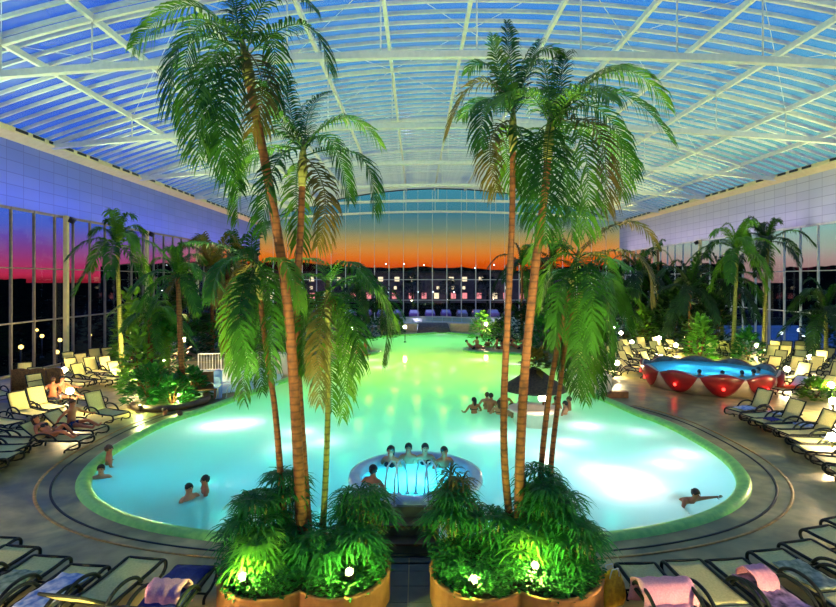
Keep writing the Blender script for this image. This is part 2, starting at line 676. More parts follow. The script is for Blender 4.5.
shore = [ell(R(a)) for a in range(154, 388, 6)]
right = [(7.75, 21.7), (7.3, 23.0), (7.1, 24.6), (7.3, 26.8), (7.7, 29.5), (7.7, 32.6), (7.0, 34.8), (5.2, 35.5), (3.7, 36.2), (3.3, 37.6), (4.2, 38.9),
         (6.2, 38.9), (8.2, 39.3), (8.9, 41.2), (7.6, 42.9), (6.2, 44.8), (4.4, 47.6), (2.6, 49.0), (1.2, 48.6), (-.4, 47.6), (-3.2, 45.6), (-4.7, 42.6),
         (-5.0, 40.4), (-4.4, 38.7), (-3.1, 37.6), (-2.5, 36.4), (-3.1, 34.9), (-4.2, 33.3), (-5.05, 30.4), (-6.0, 27.4), (-6.8, 24.6), (-7.4, 22.4)]
loop = [Vector((p.x, p.y, 0)) for p in catmull([tuple(p) for p in shore] + [(a, b, 0) for a, b in right], 3)]


def offset(lp, d):
    out = []
    m = len(lp)
    for i in range(m):
        t = (lp[(i + 1) % m] - lp[i - 1]).normalized()
        out.append(lp[i] + Vector((t.y, -t.x, 0)) * d)
    return out


def in_pool(x, y):
    c = False
    for i in range(len(loop)):
        a, b = loop[i - 1], loop[i]
        if (a.y > y) != (b.y > y) and x < (b.x - a.x) * (y - a.y) / (b.y - a.y) + a.x:
            c = not c
    return c


outer = offset(loop, .32)


def fill(loops, z, name, mat, parent=None):
    bm = bmesh.new()
    es = []
    for lp in loops:
        vs = [bm.verts.new((p.x, p.y, z)) for p in lp]
        es += [bm.edges.new((vs[i], vs[(i + 1) % len(vs)])) for i in range(len(vs))]
    bmesh.ops.triangle_fill(bm, use_beauty=True, use_dissolve=False, edges=es, normal=(0, 0, 1))
    for f in bm.faces:
        if f.normal.z < 0:
            f.normal_flip()
    me = bpy.data.meshes.new(name)
    bm.to_mesh(me)
    bm.free()
    me.materials.append(mat)
    o = bpy.data.objects.new(name, me)
    COL.objects.link(o)
    o.parent = parent
    return o


rect = [Vector(p) for p in ((XL - .3, YB, 0), (XR + .3, YB, 0), (XR + .3, YF + .3, 0), (XL - .3, YF + .3, 0))]
struct(fill([rect, outer], 0.0, 'floor', M['deck']))
# basin
mb = MB()
n = len(loop)
DEP = -2.2
inner = offset(loop, .0)
rows = [outer, [p + Vector((0, 0, -.02)) for p in outer], ]
vs = [p + Vector((0, 0, -.03)) for p in loop] + [p + Vector((0, 0, DEP)) for p in loop]
mb.add(vs, [(i, (i + 1) % n, n + (i + 1) % n, n + i) for i in range(n)], True)
basin = struct(mb.build('pool_basin', M['basin']))
fill([loop], DEP, 'basin_bottom', M['basin'], basin)
struct(fill([offset(loop, -.005)], -.06, 'pool_water', M['water']))
# rim (rounded tile kerb)
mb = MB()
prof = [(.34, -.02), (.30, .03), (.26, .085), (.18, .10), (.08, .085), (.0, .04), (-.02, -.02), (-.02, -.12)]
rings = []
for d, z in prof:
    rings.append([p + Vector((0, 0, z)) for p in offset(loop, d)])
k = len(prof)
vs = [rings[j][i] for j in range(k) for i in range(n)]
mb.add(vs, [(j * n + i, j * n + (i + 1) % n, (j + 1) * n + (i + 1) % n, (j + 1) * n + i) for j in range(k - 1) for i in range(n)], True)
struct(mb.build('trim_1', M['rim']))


def ring_strip(name, d0, d1, h, mat, a0=150, a1=392):
    mb = MB()
    A = [R(a0 + (a1 - a0) * i / 120) for i in range(121)]
    rows = []
    for a in A:
        p, q = ell(a, d0), ell(a, d1)
        rows.append([(p.x, p.y, h), (q.x, q.y, h)])
    mb.sheet(rows, .012)
    return struct(mb.build(name, mat))


ring_strip('trim_2', .80, .855, .007, M['slot'])
ring_strip('trim_3', 1.10, 1.17, .008, M['brass'])

# ------------------------------------------------------------------ walls, panels, gutters
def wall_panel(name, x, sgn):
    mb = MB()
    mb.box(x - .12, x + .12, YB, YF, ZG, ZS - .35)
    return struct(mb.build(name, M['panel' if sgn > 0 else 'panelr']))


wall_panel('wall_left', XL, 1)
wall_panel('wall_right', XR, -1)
for nm, x, s in (('trim_4', XL, 1), ('trim_5', XR, -1)):
    mb = MB()
    pr = [(x, ZS - .42), (x + s * .75, ZS - .12), (x + s * .75, ZS - .02), (x + s * .62, ZS - .02), (x + s * .62, ZS + .2), (x, ZS + .12)]
    vs = [(a, YB, b) for a, b in pr] + [(a, YF, b) for a, b in pr]
    k = len(pr)
    mb.add(vs, [(i, (i + 1) % k, k + (i + 1) % k, k + i) for i in range(k)] + [tuple(range(k)), tuple(range(k, 2 * k))])
    g = struct(mb.build(nm, M['cream']))
    yy = 6.0
    sl = MB()
    while yy < YF - 1:
        if int(yy / 1.2) % 7 != 6:
            sl.box(x + s * .615, x + s * .635, yy, yy + .85, ZS + .0, ZS + .18)
        yy += 1.2
    sl.build('slot_band', M['dark'], g)
# back wall behind the viewer
mb = MB()
xs = [XL + (XR - XL) * i / 24 for i in range(25)]
fr_ = [(x, YB - .2, 0) for x in xs] + [(x, YB - .2, zroof(x) + .1) for x in xs]
mb.add(fr_, [(i, i + 1, 25 + i + 1, 25 + i) for i in range(24)])
struct(mb.build('wall_back', M['whitewall']))

# ------------------------------------------------------------------ ceiling
ceil_ = struct(empty('ceiling', (0, 0, 0)))
mb = MB()
NX = 40
xs = [XL + (XR - XL) * i / NX for i in range(NX + 1)]
ys = [YB + (YF - YB) * i / 10 for i in range(11)]
mb.sheet([[(x, y, zroof(x) + .26) for x in xs] for y in ys])
mb.build('roof_glazing', M['roofglass'], ceil_)


def arch_beam(zf, w_, h_, xa=XL, xb=XR, seg=36):
    mb = MB()
    X = [xa + (xb - xa) * i / seg for i in range(seg + 1)]
    vs = []
    for x in X:
        z = zf(x)
        vs += [(x, -w_ / 2, z - h_), (x, w_ / 2, z - h_), (x, w_ / 2, z), (x, -w_ / 2, z)]
    fs = []
    for i in range(seg):
        for k in range(4):
            fs.append((i * 4 + k, i * 4 + (k + 1) % 4, (i + 1) * 4 + (k + 1) % 4, (i + 1) * 4 + k))
    fs += [(0, 3, 2, 1), tuple(seg * 4 + k for k in range(4))]
    mb.add(vs, fs)
    return mb


rib_me = arch_beam(lambda x: zroof(x) + .2, .11, .16).mesh('rib', M['white_steel'])
y = 4.6
while y < YF - .3:
    link('rib', rib_me, ceil_, (0, y, 0))
    y += .9
PX = [-16, -12.5, -8.75, -5, -1.4, 2.3, 6.3, 10, 13.3, 16.8, 20.7, 24]
for x in PX:
    mb = MB()
    mb.box(x - .085, x + .085, YB, YF, zroof(x) - .2, zroof(x) + .05)
    mb.build('purlin', M['white_steel'], ceil_)


def zchord(x):
    return 12.55 + 1.25 * (1 - ((x - XM) / HALF) ** 2)


chord_me = arch_beam(lambda x: zchord(x), .26, .26).mesh('lower_chord', M['white_steel'])
top_me = arch_beam(lambda x: zroof(x) - .02, .16, .22).mesh('upper_chord', M['white_steel'])
hm = MB()
for x in PX:
    if zroof(x) - zchord(x) > .4:
        hm.tube([(x, 0, zchord(x)), (x, 0, zroof(x) - .1)], .035, 6)
hang_me = hm.mesh('hangers', M['white_steel'])
dm = MB()
for a, b in zip(PX[:-1], PX[1:]):
    dm.tube([(a, 0, zchord(a)), (b, 0, zroof(b) - .1)], .02, 5)
    dm.tube([(b, 0, zchord(b)), (a, 0, zroof(a) - .1)], .02, 5)
diag_me = dm.mesh('bracing', M['white_steel'])
for y in (1.6, 10.8, 20.0, 29.2, 38.4, 47.6, 56.8, 66.0):
    t = empty('truss', (0, y, 0))
    t.parent = ceil_
    link('lower_chord', chord_me, t)
    link('upper_chord', top_me, t)
    link('hangers', hang_me, t)
# wind bracing in the roof plane
for j, (ya, yb) in enumerate(((11, 20), (20, 29.2), (29.2, 38.4), (38.4, 47.6))):
    bm_ = MB()
    for a, b in zip(PX[0:-1:2], PX[2::2]):
        bm_.tube([(a, ya, zroof(a) - .12), (b, yb, zroof(b) - .12)], .016, 5)
        bm_.tube([(b, ya, zroof(b) - .12), (a, yb, zroof(a) - .12)], .016, 5)
    bm_.build('cross_bracing', M['white_steel'], ceil_)
# dark arch closing the roof at the gable
mb = arch_beam(lambda x: zroof(x) + .3, .3, .32)
o = mb.build('gable_arch', M['dark'], ceil_, (0, YF, 0))

# ------------------------------------------------------------------ glazed facades
WN = [0]


def side_windows(x, y0, step, count, mat):
    fm = MB()
    fm.box(-.07, .07, -.035, .035, 0, ZG)
    fm.box(-.04, .04, .035, step - .035, 0, .12)
    fm.box(-.04, .04, .035, step - .035, 2.70, 2.78)
    fm.box(-.04, .04, .035, step - .035, 5.6, 5.66)
    fm.box(-.04, .04, .035, step - .035, ZG - .14, ZG)
    fme = fm.mesh('frame', mat)
    gm = MB()
    gm.box(-.012, .012, .035, step - .035, .12, ZG - .14)
    gme = gm.mesh('pane', M['glass'])
    for i in range(count):
        WN[0] += 1
        wd = struct(empty('window_%d' % WN[0], (x, y0 + i * step, 0)))
        link('frame', fme, wd)
        link('pane', gme, wd)


side_windows(XL, YB, 1.62, 50, M['mullion'])
side_windows(XR, YB, 1.62, 50, M['white_steel'])
nb = 25
st = (XR - XL) / nb
for i in range(nb):
    WN[0] += 1
    x0 = XL + i * st
    wd = struct(empty('window_%d' % WN[0], (x0, YF, 0)))
    za, zb = zroof(x0) - .1, zroof(x0 + st) - .1
    fm = MB()
    fm.box(-.05, .05, -.1, .1, 0, 7.0)
    fm.box(-.018, .018, -.03, .03, 7.0, za)
    for z, h in ((0, .1), (2.3, .07), (5.0, .09)):
        fm.box(.05, st - .05, -.05, .05, z, z + h)
    fm.build('frame', M['white_steel'], wd)
    gm = MB()
    gm.add([(.02, 0, .1), (st - .02, 0, .1), (st - .02, 0, zb), (.02, 0, za), (.02, .02, .1), (st - .02, .02, .1), (st - .02, .02, zb), (.02, .02, za)],
           [(0, 1, 2, 3), (7, 6, 5, 4), (0, 4, 5, 1), (1, 5, 6, 2), (2, 6, 7, 3), (3, 7, 4, 0)])
    gm.build('pane', M['glass'], wd)
cm = MB()
cm.box(-.11, .11, -.11, .11, 0, ZG)
cme = cm.mesh('column', M['cream'])
for y in (3.2, 12.4, 21.6, 30.8, 40.0, 49.2, 58.4, 67.6):
    struct(link('column', cme, None, (XL + .22, y, 0)))
    struct(link('column', cme, None, (XR - .22, y, 0)))

# ------------------------------------------------------------------ outside
mb = MB()
g = fill([[Vector(p) for p in ((-900, -300, 0), (900, -300, 0), (900, 1200, 0), (-900, 1200, 0))], [Vector(p) for p in ((XL - .5, YB - .5, 0), (XR + .5, YB - .5, 0), (XR + .5, YF + .5, 0), (XL - .5, YF + .5, 0))]], -1.6, 'ground_outside', M['outground'])
struct(g)


def hill(name, pts, depth, mat=M['hill']):
    """ridge through pts, sloping down to both sides"""
    mb = MB()
    rows = []
    for p in pts:
        p = Vector(p)
        d = Vector((p.x, p.y, 0)).normalized() * depth
        rows.append([(p.x - d.x, p.y - d.y, -1.5), (p.x - d.x * .3, p.y - d.y * .3, p.z * .75), (p.x, p.y, p.z), (p.x + d.x * .5, p.y + d.y * .5, p.z * .7), (p.x + d.x, p.y + d.y, -1.5)])
    mb.sheet(rows)
    return struct(mb.build(name, mat))


rnd = random.Random(3)
hill('hill', [(X, 460, 5 + (280 - y) * 460 / 520 + rnd.uniform(-.9, .9)) for X, y in
              [(-280 + 8 * i, 266 - 3 * math.sin(i * .11) - 1.5 * math.sin(i * .37)) for i in range(72)]], 90)
hill('hill', [(-460, Y, 5 + rnd.uniform(1.0, 2.6) + 2 * math.sin(Y * .01)) for Y in range(-100, 620, 8)], 80)
hill('hill', [(330, Y, 5 + 16 + 5 * math.sin(Y * .011) + rnd.uniform(-1, 1)) for Y in range(-60, 470, 8)], 80)


def bush_mesh(seed, n, rx, ry, rz, size, mat, name='foliage', drop=.2):
    rr_ = random.Random(seed)
    mb = MB()
    for _ in range(n):
        a, b = rr_.uniform(0, 2 * PI), rr_.random()
        rad = .55 + .45 * rr_.random() ** .5
        z = b
        h = math.sqrt(max(0, 1 - (2 * z - 1) ** 2)) if False else math.sqrt(max(.05, 1 - z * z))
        p = Vector((rx * rad * h * math.cos(a), ry * rad * h * math.sin(a), rz * z * (.75 + .3 * rr_.random())))
        out = Vector((math.cos(a) * h, math.sin(a) * h, .25 + z * .5))
        out = (out.normalized() + Vector((rr_.uniform(-.5, .5), rr_.uniform(-.5, .5), rr_.uniform(-.5, .4)))).normalized()
        s = out.cross(Vector((rr_.uniform(-.3, .3), rr_.uniform(-.3, .3), 1))).normalized()
        l = size * rr_.uniform(.6, 1.3)
        wd = l * .26
        q = p + out * l * .5 - Vector((0, 0, drop * l * .25))
        t = p + out * l - Vector((0, 0, drop * l))
        mb.add([p, q - s * wd, q + s * wd, t], [(0, 1, 3), (0, 3, 2)])
    return mb.mesh(name, mat)


# trees outside the far glass
tree_tr = MB()
tree_tr.tube([(0, 0, -1.6), (.1, 0, 1.5), (0, 0, 4)], [.3, .22, .1], 8)
tree_me = tree_tr.mesh('trunk', M['soil'])
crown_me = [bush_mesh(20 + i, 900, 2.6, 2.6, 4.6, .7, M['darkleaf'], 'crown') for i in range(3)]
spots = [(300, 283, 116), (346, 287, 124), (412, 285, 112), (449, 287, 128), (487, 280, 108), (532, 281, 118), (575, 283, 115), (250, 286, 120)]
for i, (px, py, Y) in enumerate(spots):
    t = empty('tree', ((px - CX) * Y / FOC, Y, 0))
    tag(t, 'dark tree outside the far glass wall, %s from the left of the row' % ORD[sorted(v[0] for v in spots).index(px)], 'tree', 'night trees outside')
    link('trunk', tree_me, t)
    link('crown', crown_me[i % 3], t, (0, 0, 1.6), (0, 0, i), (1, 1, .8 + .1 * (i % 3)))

# low lit building across the car park
bd = empty('building', (0, 150, -1.6))
tag(bd, 'long low building with lit windows across the car park', 'building')
mb = MB()
mb.box(-62, 62, 0, 14, 0, 8.6)
mb.build('wall', M['build'], bd)
mb = MB()
mb.box(-63, 63, -.8, 15, 8.6, 9.1)
mb.build('roof', M['dark'], bd)
for i in range(30):
    for j, (z, hh, ww) in enumerate(((1.2, 1.7, .7), (3.9, .9, .4), (6.2, 1.3, .7))):
        if (i * 7 + j * 3) % 5 in (1, 3) and j != 0:
            continue
        x = -58 + i * 4.0 + .5 * math.sin(i * 2.3 + j)
        mb = MB()
        mb.box(x - ww - .1, x + ww + .1, -.12, .02, z - .1, z + hh + .1)
        wf = mb.build('window', M['dark'], bd)
        mb = MB()
        mb.box(x - ww, x + ww, -.16, -.1, z, z + hh)
        mb.build('pane', M['litpink'] if j == 0 and i % 4 else M['litwarm'], wf)


def car_parts():
    body = MB()
    prof = [(-2.1, .35), (-2.15, .75), (-1.4, .92), (-.8, 1.42), (.7, 1.45), (1.35, 1.0), (2.05, .9), (2.15, .5), (2.1, .3)]
    k = len(prof)
    W_ = .85
    vs = [(a, -W_ * (.82 if b > 1.2 else 1), b) for a, b in prof] + [(a, W_ * (.82 if b > 1.2 else 1), b) for a, b in prof]
    body.add(vs, [(i, (i + 1) % k, k + (i + 1) % k, k + i) for i in range(k)] + [tuple(range(k))[::-1], tuple(range(k, 2 * k))])
    gl = MB()
    gl.add([(1.33, -.72, 1.03), (1.33, .72, 1.03), (.75, .66, 1.42), (.75, -.66, 1.42)], [(0, 1, 2, 3)])
    for s in (-1, 1):
        gl.add([(-1.25, s * .845, .97), (1.2, s * .845, .98), (.65, s * .72, 1.38), (-.75, s * .72, 1.36)], [(0, 1, 2, 3)])
    wh = MB()
    wh.lathe([(.12, -.1), (.3, -.1), (.33, -.06), (.33, .06), (.3, .1), (.12, .1)], 16)
    return body, gl, wh


cb, cgl, cw = car_parts()
bme = [cb.mesh('body', M['carA']), cb.mesh('body', M['carB'])]
gme_ = cgl.mesh('windscreen', M['carglass'])
wme = cw.mesh('wheel', M['tyre'])
for i in range(13):
    c_ = empty('car', (-17 + i * 2.75, 90 + (i % 3) * .4, -1.6), R(-90))
    tag(c_, '%s parked car outside the far glass, %s from the left' % (('dark violet', 'grey')[i % 4 == 1], ORD[i]), 'car', 'cars parked outside')
    link('body', bme[1 if i % 4 == 1 else 0], c_)
    link('windscreen', gme_, c_)
    for sx_ in (-1.3, 1.3):
        for sy_ in (-.8, .8):
            link('wheel', wme, c_, (sx_, sy_, .33), (R(90), 0, 0))

# lamps outside: post with a globe
lp_post = MB()
lp_post.tube([(0, 0, -1.6), (0, 0, 0)], .05, 8)
lp_post.lathe([(.16, -1.6), (.16, -1.5), (.06, -1.45)], 12)
lp_me = lp_post.mesh('post', M['dark'])
gb = MB()
gb.ball((0, 0, .14), .15, 12, 8)
g_warm = gb.mesh('globe', M['lampout'])
gb = MB()
gb.ball((0, 0, .14), .17, 12, 8)
g_cool = gb.mesh('globe', M['lampcool'])


def out_lamp(px, py, Y, me, label, group):
    p = at(px, py, Y)
    o = empty('street_lamp', (p.x, p.y, p.z - .14))
    tag(o, label, 'lamp', group)
    s = (p.z - .14 + 1.6) / 1.6
    link('post', lp_me, o, (0, 0, 0), (0, 0, 0), (1, 1, s))
    link('globe', me, o)


for i, (px, py, Y) in enumerate([(21, 347, 36), (42, 336, 44), (60, 340, 42), (90, 335, 50), (57, 352, 39), (37, 330, 60)]):
    out_lamp(px, py, Y, g_warm, 'warm globe lamp outside the left glass wall, %s from the left' % ['first', 'third', 'fifth', 'sixth', 'fourth', 'second'][i], 'lamps outside the left glass')
for i, (px, py, Y) in enumerate([(751, 337, 48), (781, 333, 50), (799, 330, 54), (803, 337, 47), (811, 344, 43)]):
    out_lamp(px, py, Y, g_cool, 'cool white globe lamp outside the right glass wall, %s from the left' % ORD[i], 'lamps outside the right glass')
for i, (px, py, Y) in enumerate([(388, 292, 120), (418, 292, 126), (433, 292, 118), (454, 292, 122), (475, 268, 130), (386, 264, 128), (424, 265, 134), (494, 265, 126), (404, 264, 122)]):
    out_lamp(px, py, Y, g_cool, 'small white street lamp seen through the far glass, %s' %
             ['low, first from the left', 'low, second from the left', 'low, third from the left', 'low, fourth from the left', 'high, fourth from the left', 'high, first from the left',
              'high, third from the left', 'high, fifth from the left', 'high, second from the left'][i], 'street lamps outside the far glass')
for x, y in ((-14, 84), (0, 86), (13, 84)):
    light('added_car_park_light', 'POINT', (x, y, 3.2), 900, (.8, .7, 1), .2)  # lights without posts, added to brighten the parked cars
for x in (-30, -12, 6, 24):
    light('facade_light', 'POINT', (x, 144, -.4), 380, (1, .6, .4), .2)
# ground beyond the right glass, blue light put into its colour
struct(fill([[Vector(p) for p in ((30, 30, 0), (75, 30, 0), (75, 75, 0), (30, 75, 0))]], -1.55, 'ground_court', M['bluelit']))

# ------------------------------------------------------------------ round hot tub in front
TC = (-.03, 11.65)
tub = tag(empty('hot_tub', (TC[0], TC[1], 0)), 'round raised hot tub with glowing cyan water at the near pool edge', 'hot tub')
mb = MB()
mb.lathe([(.75, -2.1), (1.0, -.3), (1.36, .25), (1.5, .58), (1.48, .68), (1.40, .71), (1.27, .70), (1.2, .62), (1.12, .3), (1.05, -.15), (.0001, -.18)], 56, caps=False)
mb.build('shell', M['tub'], tub)
mb = MB()
mb.lathe([(.78, .16), (1.09, .16), (1.13, .3), (1.14, .34), (.8, .34), (.78, .16)], 48, caps=False)
mb.build('bench', M['tub'], tub)
mb = MB()
mb.lathe([(.0001, .56), (.6, .56), (1.185, .56)], 48, caps=False)
mb.build('water', M['tubwater'], tub)
light('tub_light', 'POINT', (TC[0] + .0, TC[1] - .1, .12), 110, (.06, .75, 1), .12)
for a in (20, 90, 160, 215, 325):
    light('tub_light', 'POINT', (TC[0] + .62 * math.cos(R(a)), TC[1] + .62 * math.sin(R(a)), .12), 24, (.06, .75, 1), .08)

# platform and steps leading up to it
st_ = tag(empty('tub_steps', (-.165, 10.1, 0)), 'brown edged stair leading from the path to the hot tub', 'steps')
mb = MB()
for i, (y0, z) in enumerate(((-.62, .2), (-.34, .4))):
    mb.cur = 0
    mb.box(-.56, .56, y0, .0, z - .2, z - .045)
    mb.cur = 1
    mb.box(-.58, .58, y0 - .02, .0, z - .045, z)
    mb.build('step', [M['stepdark'], M['step']], st_)
    mb = MB()
mb.box(-.56, .56, 0, .42, 0, .56)
mb.cur = 1
mb.box(-.58, .58, -.02, .42, .56, .6)
mb.build('platform', [M['stepdark'], M['stepdark']], st_)
mb = MB()
mb.lathe([(.0001, 0), (.42, 0), (.42, .5), (.36, .66), (.2, .74), (.0001, .76)], 24, (-.98, .25, 0), caps=False, sx=1.0, sy=.8)
mb.build('side_block', M['stepdark'], st_)


def handrail(name, loc, label, h=.62, l=.75, rz=0.0, group=None):
    o = empty(name, loc, rz)
    tag(o, label, 'handrail', group)
    for s in (-.0,):
        mb = MB()
        mb.tube([(0, -l * .5, 0), (0, -l * .46, h * .6), (0, -l * .3, h * .93), (0, -l * .05, h), (0, l * .2, h * .92), (0, l * .42, h * .6), (0, l * .5, h * .05)], .019, 10)
        mb.build('rail', M['chrome'], o)
        for yy in (-l * .5, l * .5):
            mb = MB()
            mb.lathe([(.05, 0), (.05, .02), (.03, .03)], 12, (0, yy, 0 if yy < 0 else h * .02))
            mb.build('flange', M['chrome'], o)
    return o


for i, x in enumerate((-.50, -.32, .10, .28)):
    handrail('handrail', (x, 10.36 + (.05 if i in (1, 2) else 0), .6), 'curved chrome handrail on the hot tub steps, %s from the left' % ORD[i], .8, .62, R((-24, -24, 24, 24)[i]), group='handrails on the hot tub steps')

# path tiles between the planters
mb = MB()
yy = 5.0
while yy < 9.3:
    for k in range(2):
        mb.box(-.56 + k * .43, -.15 + k * .43, yy, yy + .42, .0, .014)
    yy += .435
tag(mb.build('path_tiles', M['stepdark']), None, None, None, 'structure')

# ------------------------------------------------------------------ planters in front
def planter(name, lobes, label, z=.46):
    """two round lobes joined into one bed with a clay wall"""
    o = empty(name, (0, 0, 0))
    tag(o, label, 'planter')
    pts = []
    for k in range(220):
        a = 2 * PI * k / 220
        d = Vector((math.cos(a), math.sin(a)))
        cx = sum(l[0] for l in lobes) / len(lobes)
        cy_ = sum(l[1] for l in lobes) / len(lobes)
        best = .3
        for lx, ly, rx, ry in lobes:
            for t in range(1, 130):
                s = t * .016
                q = (cx + d.x * s - lx) / rx, (cy_ + d.y * s - ly) / ry
                if q[0] ** 2 + q[1] ** 2 <= 1:
                    best = max(best, s)
        pts.append(Vector((cx + d.x * best, cy_ + d.y * best, 0)))
    n_ = len(pts)
    c_ = sum(pts, Vector()) / n_
    def ring(f, zz):
        return [c_ + (p - c_) * f + Vector((0, 0, zz)) for p in pts]
    rs = [ring(1, 0), ring(1.0, z - .05), ring(1.01, z - .02), ring(1.0, z), ring(.95, z), ring(.94, z - .06)]
    mb = MB()
    vs = [p for r_ in rs for p in r_]
    mb.add(vs, [(j * n_ + i, j * n_ + (i + 1) % n_, (j + 1) * n_ + (i + 1) % n_, (j + 1) * n_ + i) for j in range(len(rs) - 1) for i in range(n_)], True)
    mb.build('wall', M['terracotta'], o)
    fill([[c_ + (p - c_) * .945 for p in pts]], z - .05, 'soil', M['soil'], o)
    return o, pts, c_


LOBL = [(-2.28, 8.2, .82, .85), (-1.2, 8.22, .78, .85), (-1.75, 8.75, .9, .62)]
LOBR = [(.98, 8.2, .78, .85), (2.06, 8.2, .84, .85), (1.55, 8.75, .9, .62)]
pl_l, pts_l, c_l = planter('planter', LOBL, 'scalloped clay planter bed left of the path to the tub')
pl_r, pts_r, c_r = planter('planter', LOBR, 'scalloped clay planter bed right of the path to the tub')


def inside(pts, x, y, f, c_):
    x, y = c_.x + (x - c_.x) / f, c_.y + (y - c_.y) / f
    r_ = False
    for i in range(len(pts)):
        a, b = pts[i - 1], pts[i]
        if (a.y > y) != (b.y > y) and x < (b.x - a.x) * (y - a.y) / (b.y - a.y) + a.x:
            r_ = not r_
    return r_


def groundcover(pts, c_, seed, label, n=5200):
    rr_ = random.Random(seed)
    mb = MB()
    k = 0
    while k < n:
        x, y = c_.x + rr_.uniform(-2, 2), c_.y + rr_.uniform(-1.4, 1.4)
        if not inside(pts, x, y, 1.0, c_):
            continue
        k += 1
        z = .42 + rr_.random() ** 1.2 * .30 + .1 * math.sin(x * 5) * math.sin(y * 4 + x)
        a = rr_.uniform(0, 2 * PI)
        d = Vector((math.cos(a), math.sin(a), rr_.uniform(-.2, .7))).normalized()
        s = d.cross(Vector((0, 0, 1))).normalized()
        l = rr_.uniform(.055, .11)
        p = Vector((x, y, max(z, .44)))
        mb.add([p, p + d * l * .45 - s * l * .32, p + d * l - Vector((0, 0, l * .25)), p + d * l * .45 + s * l * .32], [(0, 1, 2, 3)])
    o = mb.build('groundcover', M['leafE'])
    tag(o, label, 'groundcover', None, 'stuff')


groundcover(pts_l, c_l, 1, 'low glossy ground cover leaves filling the left planter')
groundcover(pts_r, c_r, 2, 'low glossy ground cover leaves filling the right planter')


def ribbon(mb, pts, w0, side):
    """narrow folded leaf along pts"""
    n_ = len(pts)
    vs = []
    for i, p in enumerate(pts):
        t = i / (n_ - 1)
        ww = w0 * (math.sin(PI * min(1, t * .92 + .1)) ** .7 if t < 1 else 0.02)
        vs += [p - side * ww, p + side * ww]
    mb.add(vs, [(2 * i, 2 * i + 1, 2 * i + 3, 2 * i + 2) for i in range(n_ - 1)])


def fan_clump(seed, r, h, nros, leaf, wleaf, mat, z0=.25):
    """cane clump: rosettes of narrow drooping leaves over a dome"""
    rr_ = random.Random(seed)
    fo, ca = MB(), MB()
    for k in range(nros):
        a = rr_.uniform(0, 2 * PI)
        u = rr_.random()
        z = h * (z0 + (1 - z0) * u)
        rad = r * math.sqrt(max(.03, 1 - (u * .95) ** 2)) * rr_.uniform(.55, 1)
        c_ = Vector((rad * math.cos(a), rad * math.sin(a), z))
        foot = Vector((c_.x * .3, c_.y * .3, -.04))
        ca.tube([foot, (foot + c_) / 2 + Vector((c_.x, c_.y, 0)) * .1, c_], [.011, .009, .007], 5)
        outw = Vector((math.cos(a), math.sin(a), 0))
        nl = rr_.randint(9, 13)
        for q in range(nl):
            b = 2 * PI * q / nl + rr_.uniform(-.2, .2)
            d = Vector((math.cos(b), math.sin(b), .45)) + outw * .5
            d.normalize()
            l = leaf * rr_.uniform(.75, 1.2)
            p1 = c_ + d * l * .5
            p2 = c_ + d * l * .95 - Vector((0, 0, l * .55))
            s = d.cross(Vector((0, 0, 1))).normalized()
            ribbon(fo, bez(c_, p1 + Vector((0, 0, l * .1)), p2, 4), wleaf, s)
    return fo.mesh('foliage', mat), ca.mesh('canes', M['trunkg'])


clumps = [
    # x, y, r, h, nros, label
    (-2.62, 8.5, .48, 1.05, 62, 'tall bushy fan-leaved clump at the left end of the left planter', 'leafD'),
    (-2.28, 9.0, .40, 1.28, 50, 'tallest fan-leaved clump at the back of the left planter behind the palm stems', 'leafD'),
    (-2.5, 8.05, .36, .62, 36, 'low bright fan-leaved clump over the lamp at the left end of the left planter', 'leafF'),
    (-.92, 8.95, .46, 1.02, 60, 'drooping fan-leaved clump beside the steps in the left planter', 'leafD'),
    (-.95, 8.3, .36, .55, 30, 'low fan-leaved clump at the path side of the left planter', 'leafD'),
    (-1.55, 8.15, .38, .5, 26, 'low dark fan-leaved clump in the middle of the left planter', 'leafD'),
    (.62, 8.95, .44, 1.02, 56, 'drooping fan-leaved clump beside the steps in the right planter', 'leafD'),
    (.7, 9.25, .36, 1.2, 24, 'dry thin-leaved clump by the tub rail behind the right planter', 'leafC'),
    (2.25, 8.75, .56, 1.12, 84, 'big fan-leaved clump in the middle of the right planter', 'leafD'),
    (2.15, 9.15, .42, 1.3, 46, 'tallest fan-leaved clump at the foot of the two leaning palms', 'leafD'),
    (2.5, 8.3, .40, .75, 42, 'low fan-leaved clump at the right end of the right planter', 'leafD'),
    (1.2, 8.7, .36, .7, 30, 'low fan-leaved clump left of the palm stems in the right planter', 'leafD'),
    (1.72, 8.2, .27, .5, 22, 'bright yellow-green clump over the lamp in the right planter', 'leafF'),
]
for i, (x, y, r, h, nr, lab, mt) in enumerate(clumps):
    fo, ca = fan_clump(40 + i, r, h, int(nr * .8), .41, .02, M[mt])
    o = empty('fan_palm_clump', (x, y, .44))
    tag(o, lab, 'plant')
    link('foliage', fo, o)
    link('canes', ca, o)


def broad_plant(seed, n_, l, wleaf, mat):
    rr_ = random.Random(seed)
    mb = MB()
    for k in range(n_):
        a = 2.4 * k + rr_.uniform(-.3, .3)
        d = Vector((math.cos(a), math.sin(a), 0))
        ll = l * rr_.uniform(.7, 1.15)
        e = .4 + .6 * k / n_
        ribbon(mb, bez((0, 0, 0), d * ll * .45 + Vector((0, 0, ll * e)), d * ll * .95 + Vector((0, 0, ll * e * .55)), 6), wleaf, d.cross(Vector((0, 0, 1))))
    return mb.mesh('foliage', mat)


